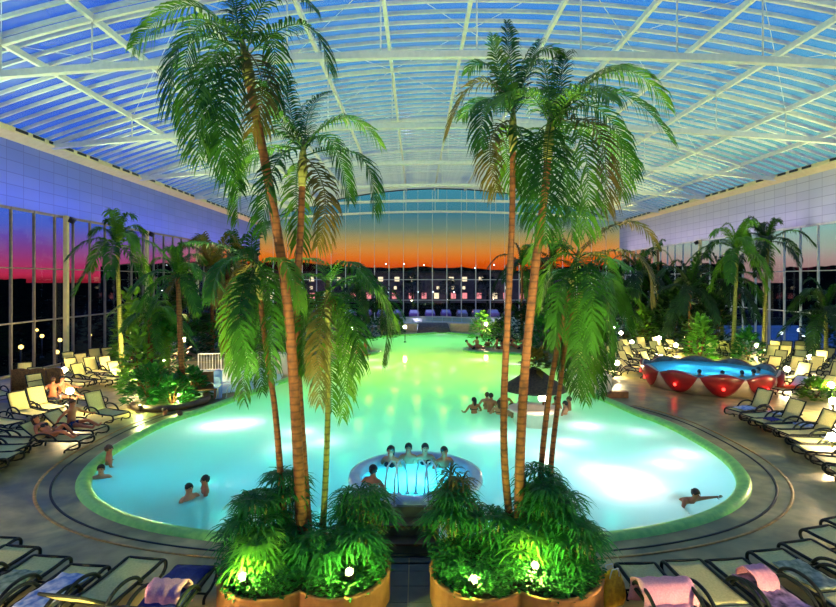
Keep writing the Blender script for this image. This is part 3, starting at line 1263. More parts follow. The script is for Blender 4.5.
for i, (x, y, l, lab) in enumerate([(-.98, 7.95, .3, 'bright broad-leaved plant over the lamp by the path in the left planter'),
                                    (-1.85, 8.0, .42, 'dark strap-leaved plant in the middle of the left planter'),
                                    (.62, 7.86, .24, 'small broad-leaved plant by the lamp at the path side of the right planter'),
                                    (1.5, 7.95, .3, 'pale broad-leaved plant at the front of the right planter'),
                                    (-1.25, 8.55, .5, 'upright strap-leaved plant behind the lamp in the left planter')]):
    o = tag(link('broad_leaf_plant', broad_plant(70 + i, 16, l, .035, M['leafF'] if i in (0, 3) else M['leafD']), None, (x, y, .46)), lab, 'plant')

# garden spots sunk in the planters
sp_b = MB()
sp_b.lathe([(.055, 0), (.06, .03), (.06, .12), (.066, .15), (.058, .152), (.045, .142)], 16)
sp_b.tube([(0, 0, -.12), (0, 0, .01)], .014, 6)
sp_bm = sp_b.mesh('housing', M['dark'])
sp_l = MB()
sp_l.lathe([(.0001, .15), (.03, .148), (.045, .142)], 16, caps=False)
sp_lm = sp_l.mesh('lens', M['spotlens'])


def garden_spot(loc, label, group, power=90, col=(.82, 1, .22), tilt=(R(38), 0, 0)):
    o = empty('garden_spotlight', loc)
    o.rotation_euler = tilt
    tag(o, label, 'spotlight', group)
    link('housing', sp_bm, o)
    link('lens', sp_lm, o)
    p = Vector(loc) + Euler(tilt).to_matrix() @ Vector((0, 0, .24))
    light('spot_light', 'POINT', p, power, col, .025)


garden_spot((-2.52, 7.58, .62), 'glowing garden spotlight at the left end of the left planter', 'planter spotlights')
garden_spot((-.98, 7.62, .66), 'glowing garden spotlight by the path in the left planter', 'planter spotlights', 95)
garden_spot((.82, 7.56, .60), 'glowing garden spotlight by the path in the right planter', 'planter spotlights', 95)
garden_spot((1.75, 7.8, .66), 'glowing garden spotlight in the middle of the right planter', 'planter spotlights', 110)

# ------------------------------------------------------------------ palms
def frond_mesh(path, nl, leaf, wleaf, mat, grav=.5, seed=0, rach=.014):
    """feather frond along a list of points"""
    rr_ = random.Random(seed)
    mb = MB()
    P = [Vector(p) for p in path]
    m_ = len(P)
    seg = [(P[i + 1] - P[i]).length for i in range(m_ - 1)]
    tot = sum(seg)

    def sample(t):
        d = t * tot
        for i, s in enumerate(seg):
            if d <= s or i == m_ - 2:
                return P[i].lerp(P[i + 1], d / s), (P[min(i + 2, m_ - 1)] - P[max(i - 0, 0)]).normalized()
            d -= s
    prevS = None
    ch = P[-1] - P[0]
    base_side = Vector((ch.x, ch.y, 0)).cross(Vector((0, 0, 1)))
    if base_side.length < .15 * tot:
        base_side = Vector((1, .35, 0))
    base_side.normalize()
    hang = ch.z < -.75 * ch.length
    jit = .34 if hang else .16
    if hang:
        wleaf *= .98
        nl = int(nl * 1.12)
    for k in range(nl):
        t = .1 + .9 * (k + .5) / nl
        p, T = sample(t)
        S = (base_side - T * base_side.dot(T)).normalized()
        U = S.cross(T)
        if U.z < 0 and abs(T.z) < .8:
            U = -U
        prof = .5 + .5 * math.sin(PI * min(1, .12 + t * .8)) if t < .8 else max(.3, 1.0 - (t - .8) * 3.0)
        l = leaf * prof * rr_.uniform(.88, 1.1)
        for s in (-1, 1):
            sw = (.35 if hang else .55) + .9 * t * t
            d = (S * s + T * sw + U * .38 + Vector((rr_.uniform(-jit, jit), rr_.uniform(-jit, jit), rr_.uniform(-jit, jit)))).normalized()
            m1 = p + d * l * .36 - Vector((0, 0, grav * l * .05))
            m2 = p + d * l * .68 - Vector((0, 0, grav * l * .28))
            tip = p + d * l * .88 - Vector((0, 0, grav * l * .78))
            ww = wleaf * (.7 + .3 * prof)
            wd = (T - d * T.dot(d)).normalized() * ww
            mb.add([p - wd * .25, p + wd * .25, m1 + wd * .5, m1 - wd * .5, m2 + wd * .38, m2 - wd * .38, tip], [(0, 1, 2, 3), (3, 2, 4, 5), (5, 4, 6)])
    mb.tube(P[::1], [rach * (1 - .85 * i / (m_ - 1)) for i in range(m_)], 5)
    return mb.mesh('frond', mat)


def trunk_tube(pts, r0, r1, mat, n=14, rings=True):
    pts = catmull(pts, 8, False)
    m_ = len(pts)
    mb = MB()
    fine, rs = [], []
    tot = sum((pts[i + 1] - pts[i]).length for i in range(m_ - 1))
    for i in range(m_ - 1):
        for k in range(4):
            fine.append(pts[i].lerp(pts[i + 1], k / 4))
    fine.append(pts[-1])
    q = len(fine)
    for i in range(q):
        t = i / (q - 1)
        rs.append((r0 + (r1 - r0) * t) * (1 + (.35 * math.exp(-t * 22))) * (1 + (.035 if i % 3 == 0 else 0)))
    mb.tube(fine, rs, n)
    return mb.mesh('trunk', mat)


GREENS = ['leafA', 'leafA', 'leafB', 'leafA', 'leafB', 'leafA']


def hero_palm(label, depth, trunk_px, fronds_px, r0, r1, seed, leaf=.42, browns=(), tmat='trunk', base=None, extra=0, ext_len=1.5):
    """palm with its stem through the points of trunk_px and fronds given base, shoulder, tip (+ lean towards or away)"""
    rr_ = random.Random(seed)
    T = [at(x, y, depth + dy) for x, y, dy in trunk_px]
    T[0].z = .38
    o = empty('palm_tree', tuple(T[0]))
    tag(o, label, 'palm tree')
    off = T[0]
    link('trunk', trunk_tube([p - off for p in T], r0 * .86, r1 * .86, M[tmat]), o)
    top = T[-1] - off
    # crownshaft
    mb = MB()
    dirn = (T[-1] - T[-2]).normalized()
    mb.tube([top - dirn * .55, top - dirn * .3, top, top + dirn * .25], [r1 * 1.05, r1 * 1.35, r1 * 1.1, r1 * .4], 12)
    mb.build('crownshaft', M['trunkg'], o)
    for i, f in enumerate(fronds_px):
        (bx, by), (sx_, sy_), (tx, ty), d1, d2 = f
        p0 = top + Vector((rr_.uniform(-.05, .05), rr_.uniform(-.05, .05), rr_.uniform(-.05, .12)))
        p1 = at(sx_, sy_, depth + d1) - off
        p2 = at(tx, ty, depth + d2) - off
        # shoulder is a point on the curve; turn it into the control point
        ctl = 2 * p1 - (p0 + p2) / 2
        path = bez(p0, ctl, p2, 14)
        ln = sum((path[k + 1] - path[k]).length for k in range(13))
        mt = 'leafC' if i in browns else GREENS[rr_.randint(0, 5)]
        link('frond', frond_mesh(path, int(16 + ln * 12), leaf * 1.05, .036, M[mt], .75, seed * 50 + i), o)
    for k in range(extra):
        a = rr_.uniform(0, 2 * PI)
        l = ext_len * rr_.uniform(.75, 1.15)
        up = rr_.uniform(.15, .8)
        d = Vector((math.cos(a), math.sin(a) * 1.0, 0))
        path = bez(top, top + d * l * .55 + Vector((0, 0, l * up)), top + d * l * .85 + Vector((0, 0, l * (up - 1.15))), 14)
        link('frond', frond_mesh(path, int(16 + l * 12), leaf * 1.05, .036, M[GREENS[rr_.randint(0, 5)]], .75, seed * 90 + k), o)
    return o


hero_palm('tallest palm on the left, its long stem leaning left out of the left planter', 8.75,
          [(303, 552, 0), (296, 420, 0), (287, 300, -.05), (270, 190, -.1), (253, 100, -.1), (245, 55, -.1)],
          [((243, 45), (188, 5), (133, 48), .5, .2), ((243, 45), (225, -18), (200, -30), .2, .6), ((245, 45), (272, -8), (312, 8), -.3, -.8),
           ((250, 40), (300, 24), (329, 68), -.4, -.6), ((240, 40), (186, 40), (172, 108), -.5, -1.0), ((240, 45), (203, 70), (200, 160), -.9, -1.2),
           ((240, 50), (218, 90), (228, 172), -1.0, -1.1), ((248, 60), (262, 85), (252, 132), -.6, -.7), ((240, 45), (195, 30), (184, 130), .4, .8),
           ((245, 45), (238, -12), (262, -35), .5, 1.0), ((240, 45), (213, 60), (212, 150), .7, 1.0), ((245, 45), (272, 40), (272, 112), .7, 1.0),
           ((240, 45), (210, 20), (158, 30), -.8, -1.4), ((243, 45), (225, 110), (238, 190), -.3, -.3)],
          .105, .075, 1, .44, (7,), extra=0, ext_len=1.3)
hero_palm('slimmer tall palm standing close behind the leaning one in the left planter', 9.05,
          [(309, 545, 0), (302, 440, 0), (297, 352, 0), (298, 280, 0), (301, 220, 0), (303, 155, 0)],
          [((303, 150), (290, 108), (287, 72), .2, .4), ((303, 150), (345, 118), (381, 146), .2, .5), ((303, 150), (358, 155), (374, 212), -.4, -.7),
           ((303, 155), (324, 190), (318, 246), -.5, -.7), ((303, 150), (252, 160), (237, 222), .2, .3), ((303, 150), (272, 112), (262, 82), -.5, -1.0),
           ((303, 150), (275, 165), (262, 232), -.6, -.9), ((303, 150), (310, 110), (330, 92), .8, 1.2), ((303, 155), (296, 195), (302, 250), .5, .6),
           ((303, 150), (330, 140), (350, 200), .8, 1.2), ((303, 150), (262, 130), (240, 168), .8, 1.4)],
          .085, .06, 2, .38, (3,), extra=0, ext_len=1.1)
hero_palm('short drooping palm at the left of the left planter stems', 8.85,
          [(287, 555, 0), (281, 480, 0), (275, 410, 0), (265, 340, 0), (257, 268, 0)],
          [((255, 262), (232, 300), (236, 376), -.3, -.4), ((255, 262), (247, 310), (244, 400), -.6, -.6), ((255, 262), (270, 300), (269, 380), -.3, -.3),
           ((255, 262), (222, 246), (188, 243), .2, .5), ((255, 262), (236, 290), (228, 352), .4, .5), ((255, 262), (278, 290), (284, 350), .4, .6),
           ((255, 262), (258, 310), (262, 392), .5, .6), ((255, 262), (252, 240), (270, 222), .2, .5), ((255, 262), (285, 262), (300, 310), -.4, -.7),
           ((255, 262), (225, 262), (212, 300), -.4, -.8), ((255, 262), (240, 310), (252, 372), -.8, -.9)],
          .07, .045, 3, .30, (4,), extra=0, ext_len=.9)
hero_palm('short drooping palm at the right of the left planter stems', 9.1,
          [(322, 537, 0), (326, 470, 0), (328, 400, 0), (328, 340, 0), (328, 290, 0)],
          [((328, 284), (380, 292), (382, 364), 0, .0), ((328, 284), (344, 330), (342, 418), -.4, -.5), ((328, 284), (320, 330), (320, 404), -.6, -.6),
           ((328, 284), (306, 310), (305, 372), -.2, -.3), ((328, 284), (352, 310), (356, 372), -.5, -.7), ((328, 284), (366, 280), (396, 330), .5, .8),
           ((328, 284), (300, 278), (284, 320), .3, .5), ((328, 284), (330, 330), (332, 412), .4, .5), ((328, 284), (318, 262), (290, 262), .5, 1.0),
           ((328, 284), (346, 262), (374, 288), -.5, -1.0), ((328, 284), (310, 320), (316, 380), .5, .6), ((328, 284), (338, 320), (350, 392), .3, .3)],
          .065, .045, 4, .32, (2,), extra=0, ext_len=.9, tmat='trunkg')
hero_palm('slender tall palm with an upright spear leaf in the right planter', 9.0,
          [(513, 545, 0), (505, 470, 0), (504, 400, 0), (508, 310, 0), (512, 220, 0), (513, 120, 0)],
          [((513, 110), (510, 60), (507, 22), 0, 0), ((513, 110), (478, 82), (447, 136), .1, .2), ((513, 110), (490, 98), (481, 146), -.5, -.9),
           ((513, 112), (491, 140), (497, 192), -.3, -.4), ((513, 114), (524, 145), (528, 194), -.4, -.5), ((513, 110), (488, 66), (468, 72), .4, .8),
           ((513, 110), (536, 56), (562, 58), .2, .4), ((513, 110), (528, 70), (540, 40), .4, .7), ((513, 110), (497, 60), (493, 36), -.3, -.5),
           ((513, 110), (545, 90), (556, 130), .7, 1.2), ((513, 110), (484, 100), (462, 118), .7, 1.3), ((513, 110), (506, 145), (514, 186), .5, .6)],
          .078, .055, 5, .38, (1, 3), extra=0, ext_len=1.0)
hero_palm('tall broad-crowned palm in the middle of the right planter', 8.9,
          [(519, 550, 0), (520, 460, 0), (525, 370, 0), (535, 270, 0), (545, 190, 0), (550, 128, 0)],
          [((550, 122), (616, 70), (668, 108), 0, .1), ((550, 122), (612, 92), (672, 142), -.4, -.7), ((550, 122), (596, 128), (604, 212), -.5, -.8),
           ((550, 122), (582, 140), (586, 232), -.7, -.9), ((550, 124), (546, 170), (546, 240), -.8, -.9), ((550, 124), (566, 165), (572, 240), -.3, -.3),
           ((550, 122), (524, 92), (494, 108), -.5, -.9), ((550, 122), (562, 70), (566, 52), .3, .5), ((550, 122), (600, 110), (634, 176), .3, .5),
           ((550, 122), (590, 78), (628, 68), .5, 1.0), ((550, 122), (532, 150), (532, 222), .3, .4), ((550, 122), (545, 70), (530, 62), .4, .9),
           ((550, 122), (610, 140), (622, 196), .7, 1.1), ((550, 122), (580, 90), (610, 100), -.9, -1.6), ((550, 122), (558, 150), (560, 215), .8, 1.0)],
          .10, .07, 6, .44, (2,), extra=0, ext_len=1.2)
hero_palm('short palm with a thick hanging crown leaning right, behind the right planter', 9.5,
          [(538, 516, 0), (541, 470, 0), (549, 395, 0), (562, 325, 0), (576, 262, 0)],
          [((578, 255), (624, 222), (656, 246), .1, .2), ((578, 255), (634, 254), (650, 302), -.4, -.7), ((578, 255), (560, 290), (556, 346), -.4, -.5),
           ((578, 255), (578, 310), (578, 396), -.5, -.5), ((578, 255), (604, 290), (608, 358), -.3, -.4), ((578, 255), (604, 260), (618, 312), .4, .7),
           ((578, 255), (552, 262), (541, 310), .2, .4), ((578, 255), (560, 225), (600, 205), .2, .3), ((578, 255), (568, 300), (564, 378), .4, .5),
           ((578, 255), (592, 310), (592, 384), .2, .3), ((578, 255), (590, 280), (590, 350), -.8, -1.0), ((578, 255), (548, 240), (528, 262), .5, 1.0)],
          .068, .045, 7, .32, (0, 1), extra=0, ext_len=1.0)
hero_palm('short palm with a hanging crown right of the leaning one, behind the right planter', 9.8,
          [(547, 512, 0), (552, 455, 0), (559, 395, 0), (568, 330, 0), (585, 285, 0)],
          [((585, 280), (604, 310), (610, 372), -.2, -.3), ((585, 280), (584, 330), (586, 402), -.4, -.4), ((585, 280), (566, 310), (560, 366), 0, 0),
           ((585, 280), (596, 330), (600, 396), .3, .4), ((585, 280), (570, 330), (572, 388), .3, .3), ((585, 280), (612, 280), (628, 330), .3, .6),
           ((585, 280), (556, 272), (540, 300), .4, .8), ((585, 280), (600, 260), (630, 270), .5, 1.0)],
          .062, .045, 8, .30, (), extra=0, ext_len=.9)

# unseen floodlights added before the planters to brighten the palm crowns
fl_h = MB()
fl_h.lathe([(.10, 0), (.10, .02), (.03, .03), (.03, .08), (.09, .1), (.11, .22), (.115, .23)], 16)
fl_hm = fl_h.mesh('housing', M['dark'])
fl_l = MB()
fl_l.lathe([(.0001, .232), (.108, .228)], 16, caps=False)
fl_lm2 = fl_l.mesh('lens', M['spotlens'])
for i, (x, y, tx, ty, tz, pw, col) in enumerate([(-3.3, 5.6, -2.8, 8.6, 9.2, 3300, (1, .9, .5)), (-.75, 5.4, -1.6, 9.0, 7.0, 2300, (1, .88, .46)), (.55, 5.4, 1.8, 9.0, 7.5, 2700, (1, .88, .46)),
                                            (3.2, 5.6, 2.4, 8.9, 8.0, 3100, (1, .9, .5)), (-3.4, 6.6, -2.2, 8.8, 4.4, 420, (1, .72, .34)), (3.4, 6.6, 2.4, 9.4, 4.2, 520, (1, .72, .34))]):
    o = empty('floodlight', (x, y, 0))
    tag(o, 'added unseen floodlight on the paving before the planters, %s from the left' % ORD[(1, 2, 3, 4, 0, 5)[i]], 'floodlight', 'added floodlights aimed at the palms')
    link('housing', fl_hm, o)
    link('lens', fl_lm2, o)
    light('added_palm_flood', 'SPOT', (x, y, .3), pw, col, .1, target=(tx, ty, tz), spot=56, blend=.7)

# palms further back share frond shapes
FR = []
for k in range(6):
    up, out = [(1.15, .42), (1.0, .75), (.8, 1.0), (.5, 1.05), (.25, .95), (-.02, .66)][k]
    dn = [.75, .42, -.05, -.5, -.85, -1.15][k]
    pth = bez((0, 0, 0), (out * .62, 0, up * 1.0), (out * 1.15, 0, dn), 12)
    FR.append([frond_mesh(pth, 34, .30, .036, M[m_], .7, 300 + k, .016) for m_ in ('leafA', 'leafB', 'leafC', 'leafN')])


def back_palm(px, py_base, py_top, label, lean=0.0, scale=1.6, n_=16, tone=(0, 0, 1), r=.13, seed=0, z0=0.0, bx=None, brown=0, Y=None):
    rr_ = random.Random(seed)
    b = gp(bx if bx is not None else px, py_base, z0) if Y is None else at(px, 300, Y)
    Y_ = b.y
    t = at(px, py_top, Y_)
    b.z = z0
    o = empty('palm_tree', tuple(b))
    tag(o, label, 'palm tree')
    h = t - b
    link('trunk', trunk_tube([(0, 0, 0), (h.x * .35 + lean, 0, h.z * .35), (h.x * .75 + lean, 0, h.z * .7), tuple(h)], r, r * .7, M['trunkg'] if rr_.random() < .5 else M['trunk'], 10), o)
    for k in range(n_):
        f = FR[min(5, int(6 * k / n_))][tone[k % len(tone)] if k < n_ - brown else 2]
        link('frond', f, o, tuple(h), (rr_.uniform(-.15, .15), rr_.uniform(-.12, .12), 2.4 * k + rr_.uniform(-.3, .3)), scale * rr_.uniform(.85, 1.15))
    return o


back_palm(117, 372, 246, 'tall palm by the left glass wall with a spreading crown', scale=2.1, n_=14, seed=1, bx=122)
back_palm(178, 398, 277, 'slim palm rising from the left shrub bed', scale=1.5, n_=13, seed=2, bx=183)
back_palm(737, 357, 250, 'tall lit palm behind the whirlpool', scale=2.1, n_=15, seed=3, bx=733, tone=(0, 1, 1))
back_palm(768, 352, 243, 'darker tall palm right of the lit palm behind the whirlpool', scale=2.1, n_=13, seed=4, bx=763, tone=(3, 3, 0))
back_palm(658, 342, 250, 'bare-stemmed thin palm before the dark foliage right of the pool', scale=1.0, n_=7, seed=5, tone=(0, 0, 0), r=.10)
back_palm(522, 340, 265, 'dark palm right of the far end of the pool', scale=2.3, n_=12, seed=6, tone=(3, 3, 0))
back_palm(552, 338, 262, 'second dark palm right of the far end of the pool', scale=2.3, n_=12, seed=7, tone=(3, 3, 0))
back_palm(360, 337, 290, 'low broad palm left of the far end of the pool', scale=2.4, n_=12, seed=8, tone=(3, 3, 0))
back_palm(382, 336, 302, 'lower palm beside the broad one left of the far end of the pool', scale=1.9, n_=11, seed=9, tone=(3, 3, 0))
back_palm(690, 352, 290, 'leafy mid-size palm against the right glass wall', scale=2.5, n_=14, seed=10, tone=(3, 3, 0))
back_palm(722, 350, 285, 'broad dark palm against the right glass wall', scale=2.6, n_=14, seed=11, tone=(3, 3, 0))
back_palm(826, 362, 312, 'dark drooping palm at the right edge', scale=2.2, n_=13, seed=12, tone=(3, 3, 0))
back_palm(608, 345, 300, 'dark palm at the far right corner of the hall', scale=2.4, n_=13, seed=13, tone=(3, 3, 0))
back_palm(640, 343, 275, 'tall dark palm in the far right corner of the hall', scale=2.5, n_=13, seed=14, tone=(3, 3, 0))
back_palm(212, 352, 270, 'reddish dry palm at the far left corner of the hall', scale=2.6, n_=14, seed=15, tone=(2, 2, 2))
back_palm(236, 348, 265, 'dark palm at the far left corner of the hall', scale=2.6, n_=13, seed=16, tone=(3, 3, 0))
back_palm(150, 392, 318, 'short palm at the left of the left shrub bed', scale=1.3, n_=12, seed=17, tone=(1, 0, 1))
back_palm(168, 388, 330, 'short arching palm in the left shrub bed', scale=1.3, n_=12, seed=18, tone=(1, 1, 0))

# shrubs
def shrub(px, py, h, r, label, mat='leafD', n_=420, size=.34, seed=0, z0=0):
    b = gp(px, py, z0)
    o = empty('shrub', (b.x, b.y, z0))
    tag(o, label, 'shrub')
    link('foliage', bush_mesh(seed + 500, n_, r, r * .8, h, size, M[mat]), o)
    mb = MB()
    for k in range(4):
        a = k * 1.6
        mb.tube([(0, 0, -.02), (.3 * r * math.cos(a), .3 * r * math.sin(a), h * .45), (.55 * r * math.cos(a), .55 * r * math.sin(a), h * .75)], [.03, .022, .012], 5)
    mb.build('stems', M['trunk'], o)
    return o


shrubs = [
    (150, 404, 1.5, .9, 'leafy shrub at the front of the left shrub bed', 'leafD'), (172, 406, 1.0, .8, 'low dark shrub at the pool side of the left shrub bed', 'leafD'),
    (190, 398, 1.2, .7, 'dark shrub at the right end of the left shrub bed', 'leafD'), (140, 392, 2.6, .8, 'bright shrub lit by the lamp left of the shrub bed', 'leafF'),
    (162, 388, 3.4, 1.1, 'tall leafy shrub in the middle of the left shrub bed', 'leafD'), (132, 365, 4.2, 1.0, 'tall narrow shrub by the left glass wall', 'leafB'),
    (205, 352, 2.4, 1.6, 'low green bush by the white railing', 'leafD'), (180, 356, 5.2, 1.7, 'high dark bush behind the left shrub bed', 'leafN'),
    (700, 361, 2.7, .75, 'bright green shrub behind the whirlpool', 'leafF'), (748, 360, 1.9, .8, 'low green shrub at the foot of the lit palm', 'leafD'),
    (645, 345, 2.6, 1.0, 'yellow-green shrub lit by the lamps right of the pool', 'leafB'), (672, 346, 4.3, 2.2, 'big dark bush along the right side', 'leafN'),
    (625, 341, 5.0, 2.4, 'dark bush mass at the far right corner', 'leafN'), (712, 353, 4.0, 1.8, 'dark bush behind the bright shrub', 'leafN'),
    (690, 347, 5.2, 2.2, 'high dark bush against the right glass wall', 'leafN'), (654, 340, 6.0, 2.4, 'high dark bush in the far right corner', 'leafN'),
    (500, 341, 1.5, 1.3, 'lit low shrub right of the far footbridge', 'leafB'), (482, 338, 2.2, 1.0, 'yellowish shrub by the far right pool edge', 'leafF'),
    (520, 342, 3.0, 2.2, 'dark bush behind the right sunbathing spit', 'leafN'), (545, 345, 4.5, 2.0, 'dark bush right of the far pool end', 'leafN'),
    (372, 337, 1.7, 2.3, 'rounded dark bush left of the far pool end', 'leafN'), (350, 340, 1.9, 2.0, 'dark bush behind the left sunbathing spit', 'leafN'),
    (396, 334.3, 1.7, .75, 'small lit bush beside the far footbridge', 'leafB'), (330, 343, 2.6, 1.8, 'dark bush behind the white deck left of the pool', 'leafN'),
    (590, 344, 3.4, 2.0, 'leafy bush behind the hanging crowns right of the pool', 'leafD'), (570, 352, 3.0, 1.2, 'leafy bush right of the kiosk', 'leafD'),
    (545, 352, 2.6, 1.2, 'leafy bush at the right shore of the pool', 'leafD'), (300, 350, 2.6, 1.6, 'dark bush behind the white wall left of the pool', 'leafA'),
    (262, 348, 3.2, 1.7, 'dark bush behind the railing', 'leafN'), (230, 343, 5.5, 2.2, 'high reddish bush in the far left corner', 'leafR'),
    (822, 356, 3.2, 1.3, 'dark bush at the right edge behind the loungers', 'leafN'), (816, 398, .7, .6, 'low yellowish plant by the lamps at the right edge', 'leafB'),
]
for i, (px, py, h, r, lab, mt) in enumerate(shrubs):
    shrub(px, py, h, r, lab, mt, int(260 + 150 * h * r * .6), .30 + .06 * h, i)
# kerb of the left shrub bed
mb = MB()
pa = [gp(x, y) for x, y in ((133, 408), (140, 411), (160, 412), (185, 409), (206, 403), (206, 396))]
mb.tube([(p.x, p.y, .12) for p in catmull(pa, 5, False)], .14, 8)
tag(mb.build('bed_kerb', M['step']), 'brown kerb between the left shrub bed and the pool', 'kerb')
for (px, py, lab, pw, tz) in ((729, 362, 'added garden spotlight at the foot of the lit palm behind the whirlpool', 260, 5), (697, 365, 'added garden spotlight under the bright shrub behind the whirlpool', 90, 2),
                              (143, 411, 'added garden spotlight at the front of the left shrub bed', 110, 2.5), (180, 407, 'added garden spotlight at the foot of the slim palm in the left shrub bed', 160, 4),
                              (120, 382, 'added garden spotlight at the foot of the tall palm by the left glass', 240, 5), (657, 349, 'added garden spotlight at the foot of the thin palm on the right', 160, 3),
                              (764, 360, 'added garden spotlight at the foot of the darker tall palm on the right', 120, 4)):
    b = gp(px, py)
    garden_spot((b.x, b.y - .2, .14), lab, 'added garden spotlights in the beds', pw, (.86, 1, .34), (R(8), 0, 0))  # spotlights added to brighten the palms and shrubs

# ------------------------------------------------------------------ round whirlpool with red petals
WC = (13.75, 24.6)
wh = tag(empty('whirlpool', (WC[0], WC[1], 0)), 'round raised whirlpool on the right with red petal panels', 'whirlpool')
NP = 10
RW = 2.85


def lip(a):
    return .79 + .21 * abs(math.sin(NP * a / 2)) ** 1.3


A0 = R(-90)
mb = MB()
nn_ = 180
ringsw = []
for (r, zf) in ((2.42, 0), (2.52, 0), (2.70, 0.35), (2.82, .66), (2.85, 1.0), (2.77, 1.03), (2.67, .98), (2.6, .6), (2.56, .25)):
    ringsw.append((r, zf))
vs = []
for r, f in ringsw:
    for k in range(nn_):
        a = 2 * PI * k / nn_
        z = f * lip(a - A0) if f > .5 else f
        vs.append((r * math.cos(a), r * math.sin(a), z))
k_ = len(ringsw)
mb.add(vs, [(j * nn_ + i, j * nn_ + (i + 1) % nn_, (j + 1) * nn_ + (i + 1) % nn_, (j + 1) * nn_ + i) for j in range(k_ - 1) for i in range(nn_)], True)
mb.mi = [1 if i >= nn_ * 5 else 0 for i in range(len(mb.f))]
mb.build('wall', [M['pearl'], M['rock']], wh)
mb = MB()
mb.lathe([(.0001, .77), (1.5, .77), (2.63, .77)], 60, caps=False)
mb.build('water', M['whirlwater'], wh)
mb = MB()
mb.lathe([(.0001, .1), (2.56, .1)], 48, caps=False)
mb.build('basin', M['tile'], wh)
for p in range(NP):
    am = A0 + 2 * PI * (p + .5) / NP
    hw = PI / NP * .97
    rows = []
    for i in range(9):
        v = i / 8
        row = []
        for j in range(21):
            u = -1 + 2 * j / 20
            top = lip(am + u * hw - A0) + .02
            bot = .05 + (top - .05) * (abs(u) ** 2.4)
            z = bot + (top - bot) * v
            bulge = .16 * (1 - u * u) * math.sin(PI * min(1, v * .75 + .1)) + .03
            rad = 2.63 + .2 * (z / .9) + bulge
            a = am + u * hw
            row.append((rad * math.cos(a), rad * math.sin(a), z))
        rows.append(row)
    mb = MB()
    mb.sheet(rows, .03)
    pt = mb.build('petal', M['red'], wh)
    mb = MB()
    mb.lathe([(.0001, .03), (.05, .025), (.07, 0)], 14, caps=False)
    ln = mb.build('lamp', M['redlens'], pt)
    rr2 = 3.0
    ln.location = (rr2 * math.cos(am), rr2 * math.sin(am), .42)
    ln.rotation_euler = (0, R(90), am)
    if math.sin(am) < .2:
        light('petal_light', 'POINT', (WC[0] + 3.14 * math.cos(am), WC[1] + 3.14 * math.sin(am), .4), 2.2, (1, .03, .02), .05)
for (x, y) in ((-.6, .9), (.9, .2), (-.3, -1.2), (1.4, -.8), (-1.5, -.2)):
    light('whirl_light', 'POINT', (WC[0] + x, WC[1] + y, .4), 60, (.06, .55, 1), .1)

# ------------------------------------------------------------------ pool bar
KX, KY = 4.15, 18.4
kb = tag(empty('pool_bar', (KX, KY, 0)), 'small round pool bar with a dark conical roof standing in the water', 'kiosk')
mb = MB()
mb.lathe([(.72, DEP), (.72, .36), (.9, .40), (.92, .46), (.88, .48), (.5, .48), (.46, .44), (.46, DEP)], 32, caps=False)
mb.build('counter', M['whitewall'], kb)
mb = MB()
mb.lathe([(1.12, 1.14), (1.14, 1.2), (.7, 1.48), (.3, 1.78), (.08, 1.92), (.0001, 1.93)], 24, caps=False)
mb.lathe([(1.12, 1.14), (.4, 1.42), (.0001, 1.5)], 24, caps=False)
mb.build('roof', M['thatch'], kb)
for k in range(4):
    mb = MB()
    a = R(45 + 90 * k)
    mb.tube([(.6 * math.cos(a), .6 * math.sin(a), .45), (.6 * math.cos(a), .6 * math.sin(a), 1.3)], .035, 8)
    mb.build('post', M['wood'], kb)
mb = MB()
mb.box(-.13, .13, -.13, .13, .98, 1.26)
lt = tag(mb.build('lantern', M['kiosklamp'], None, (KX + .12, KY - .78, -.06)), 'glowing square lantern hanging under the roof of the pool bar', 'lantern')
light('bar_light', 'POINT', (KX + .12, KY - 1.05, 1.0), 60, (1, .62, .45), .1)
o = tag(link('bush_on_roof', bush_mesh(900, 160, .35, .35, .6, .4, M['leafC'], 'foliage'), None, (KX + .05, KY + .05, 1.85)), 'dry leafy tuft on top of the pool bar roof', 'plant')
o.name = 'roof_plant'
# bar stools are seats under water: skip; low white wall at the shore
mb = MB()
p0, p1 = gp(575, 391), gp(611, 395)
mb.box(6.9, 8.5, 22.7, 23.05, 0, .82)
mb.box(6.9, 7.15, 23.05, 24.2, 0, .82)
tag(mb.build('low_wall', M['whitewall']), 'low white wall at the right shore behind the hanging palm crowns', 'wall')
mb = MB()
for k in range(3):
    mb.box(7.95 + .14 * k, 8.95, 22.0, 22.5 - .12 * k, .09 * k, .09 * k + .09)
tag(mb.build('entry_step', M['wood']), 'brown wooden step beside the low white wall', 'step')

# ------------------------------------------------------------------ left shore: railing, deck, rails
ra = tag(empty('railing', (-11.9, 28.3, 0)), 'white metal railing with thin balusters behind the left shrub bed', 'railing')
Lr = 4.6
for z in (.12, .98):
    mb = MB()
    mb.tube([(0, 0, z), (Lr, .6, z)], .028, 8)
    mb.build('rail', M['white_steel'], ra)
for k in range(32):
    mb = MB()
    t = k / 31
    mb.tube([(Lr * t, .6 * t, .12 if k % 8 else 0), (Lr * t, .6 * t, .98)], .014 if k % 8 else .03, 6)
    mb.build('baluster', M['white_steel'], ra)
mb = MB()
mb.sheet([[tuple(gp(188, 399) + Vector((0, 0, .03))), tuple(gp(288, 386) + Vector((-.5, 0, .03)))], [tuple(gp(190, 372) + Vector((0, 0, .03))), tuple(gp(288, 366) + Vector((0, 0, .03)))]], .03)
tag(mb.build('tiled_terrace', M['tile']), None, None, None, 'structure')
mb = MB()
mb.box(-.13, .13, -.13, .13, 0, 1.15)
mb.lathe([(.13, 1.15), (.11, 1.2), (.0001, 1.22)], 16, caps=False)
tag(mb.build('shower_post', M['bluepost'], None, gp(218, 398)), 'pale blue shower pillar at the left shore of the pool', 'pillar')
mb = MB()
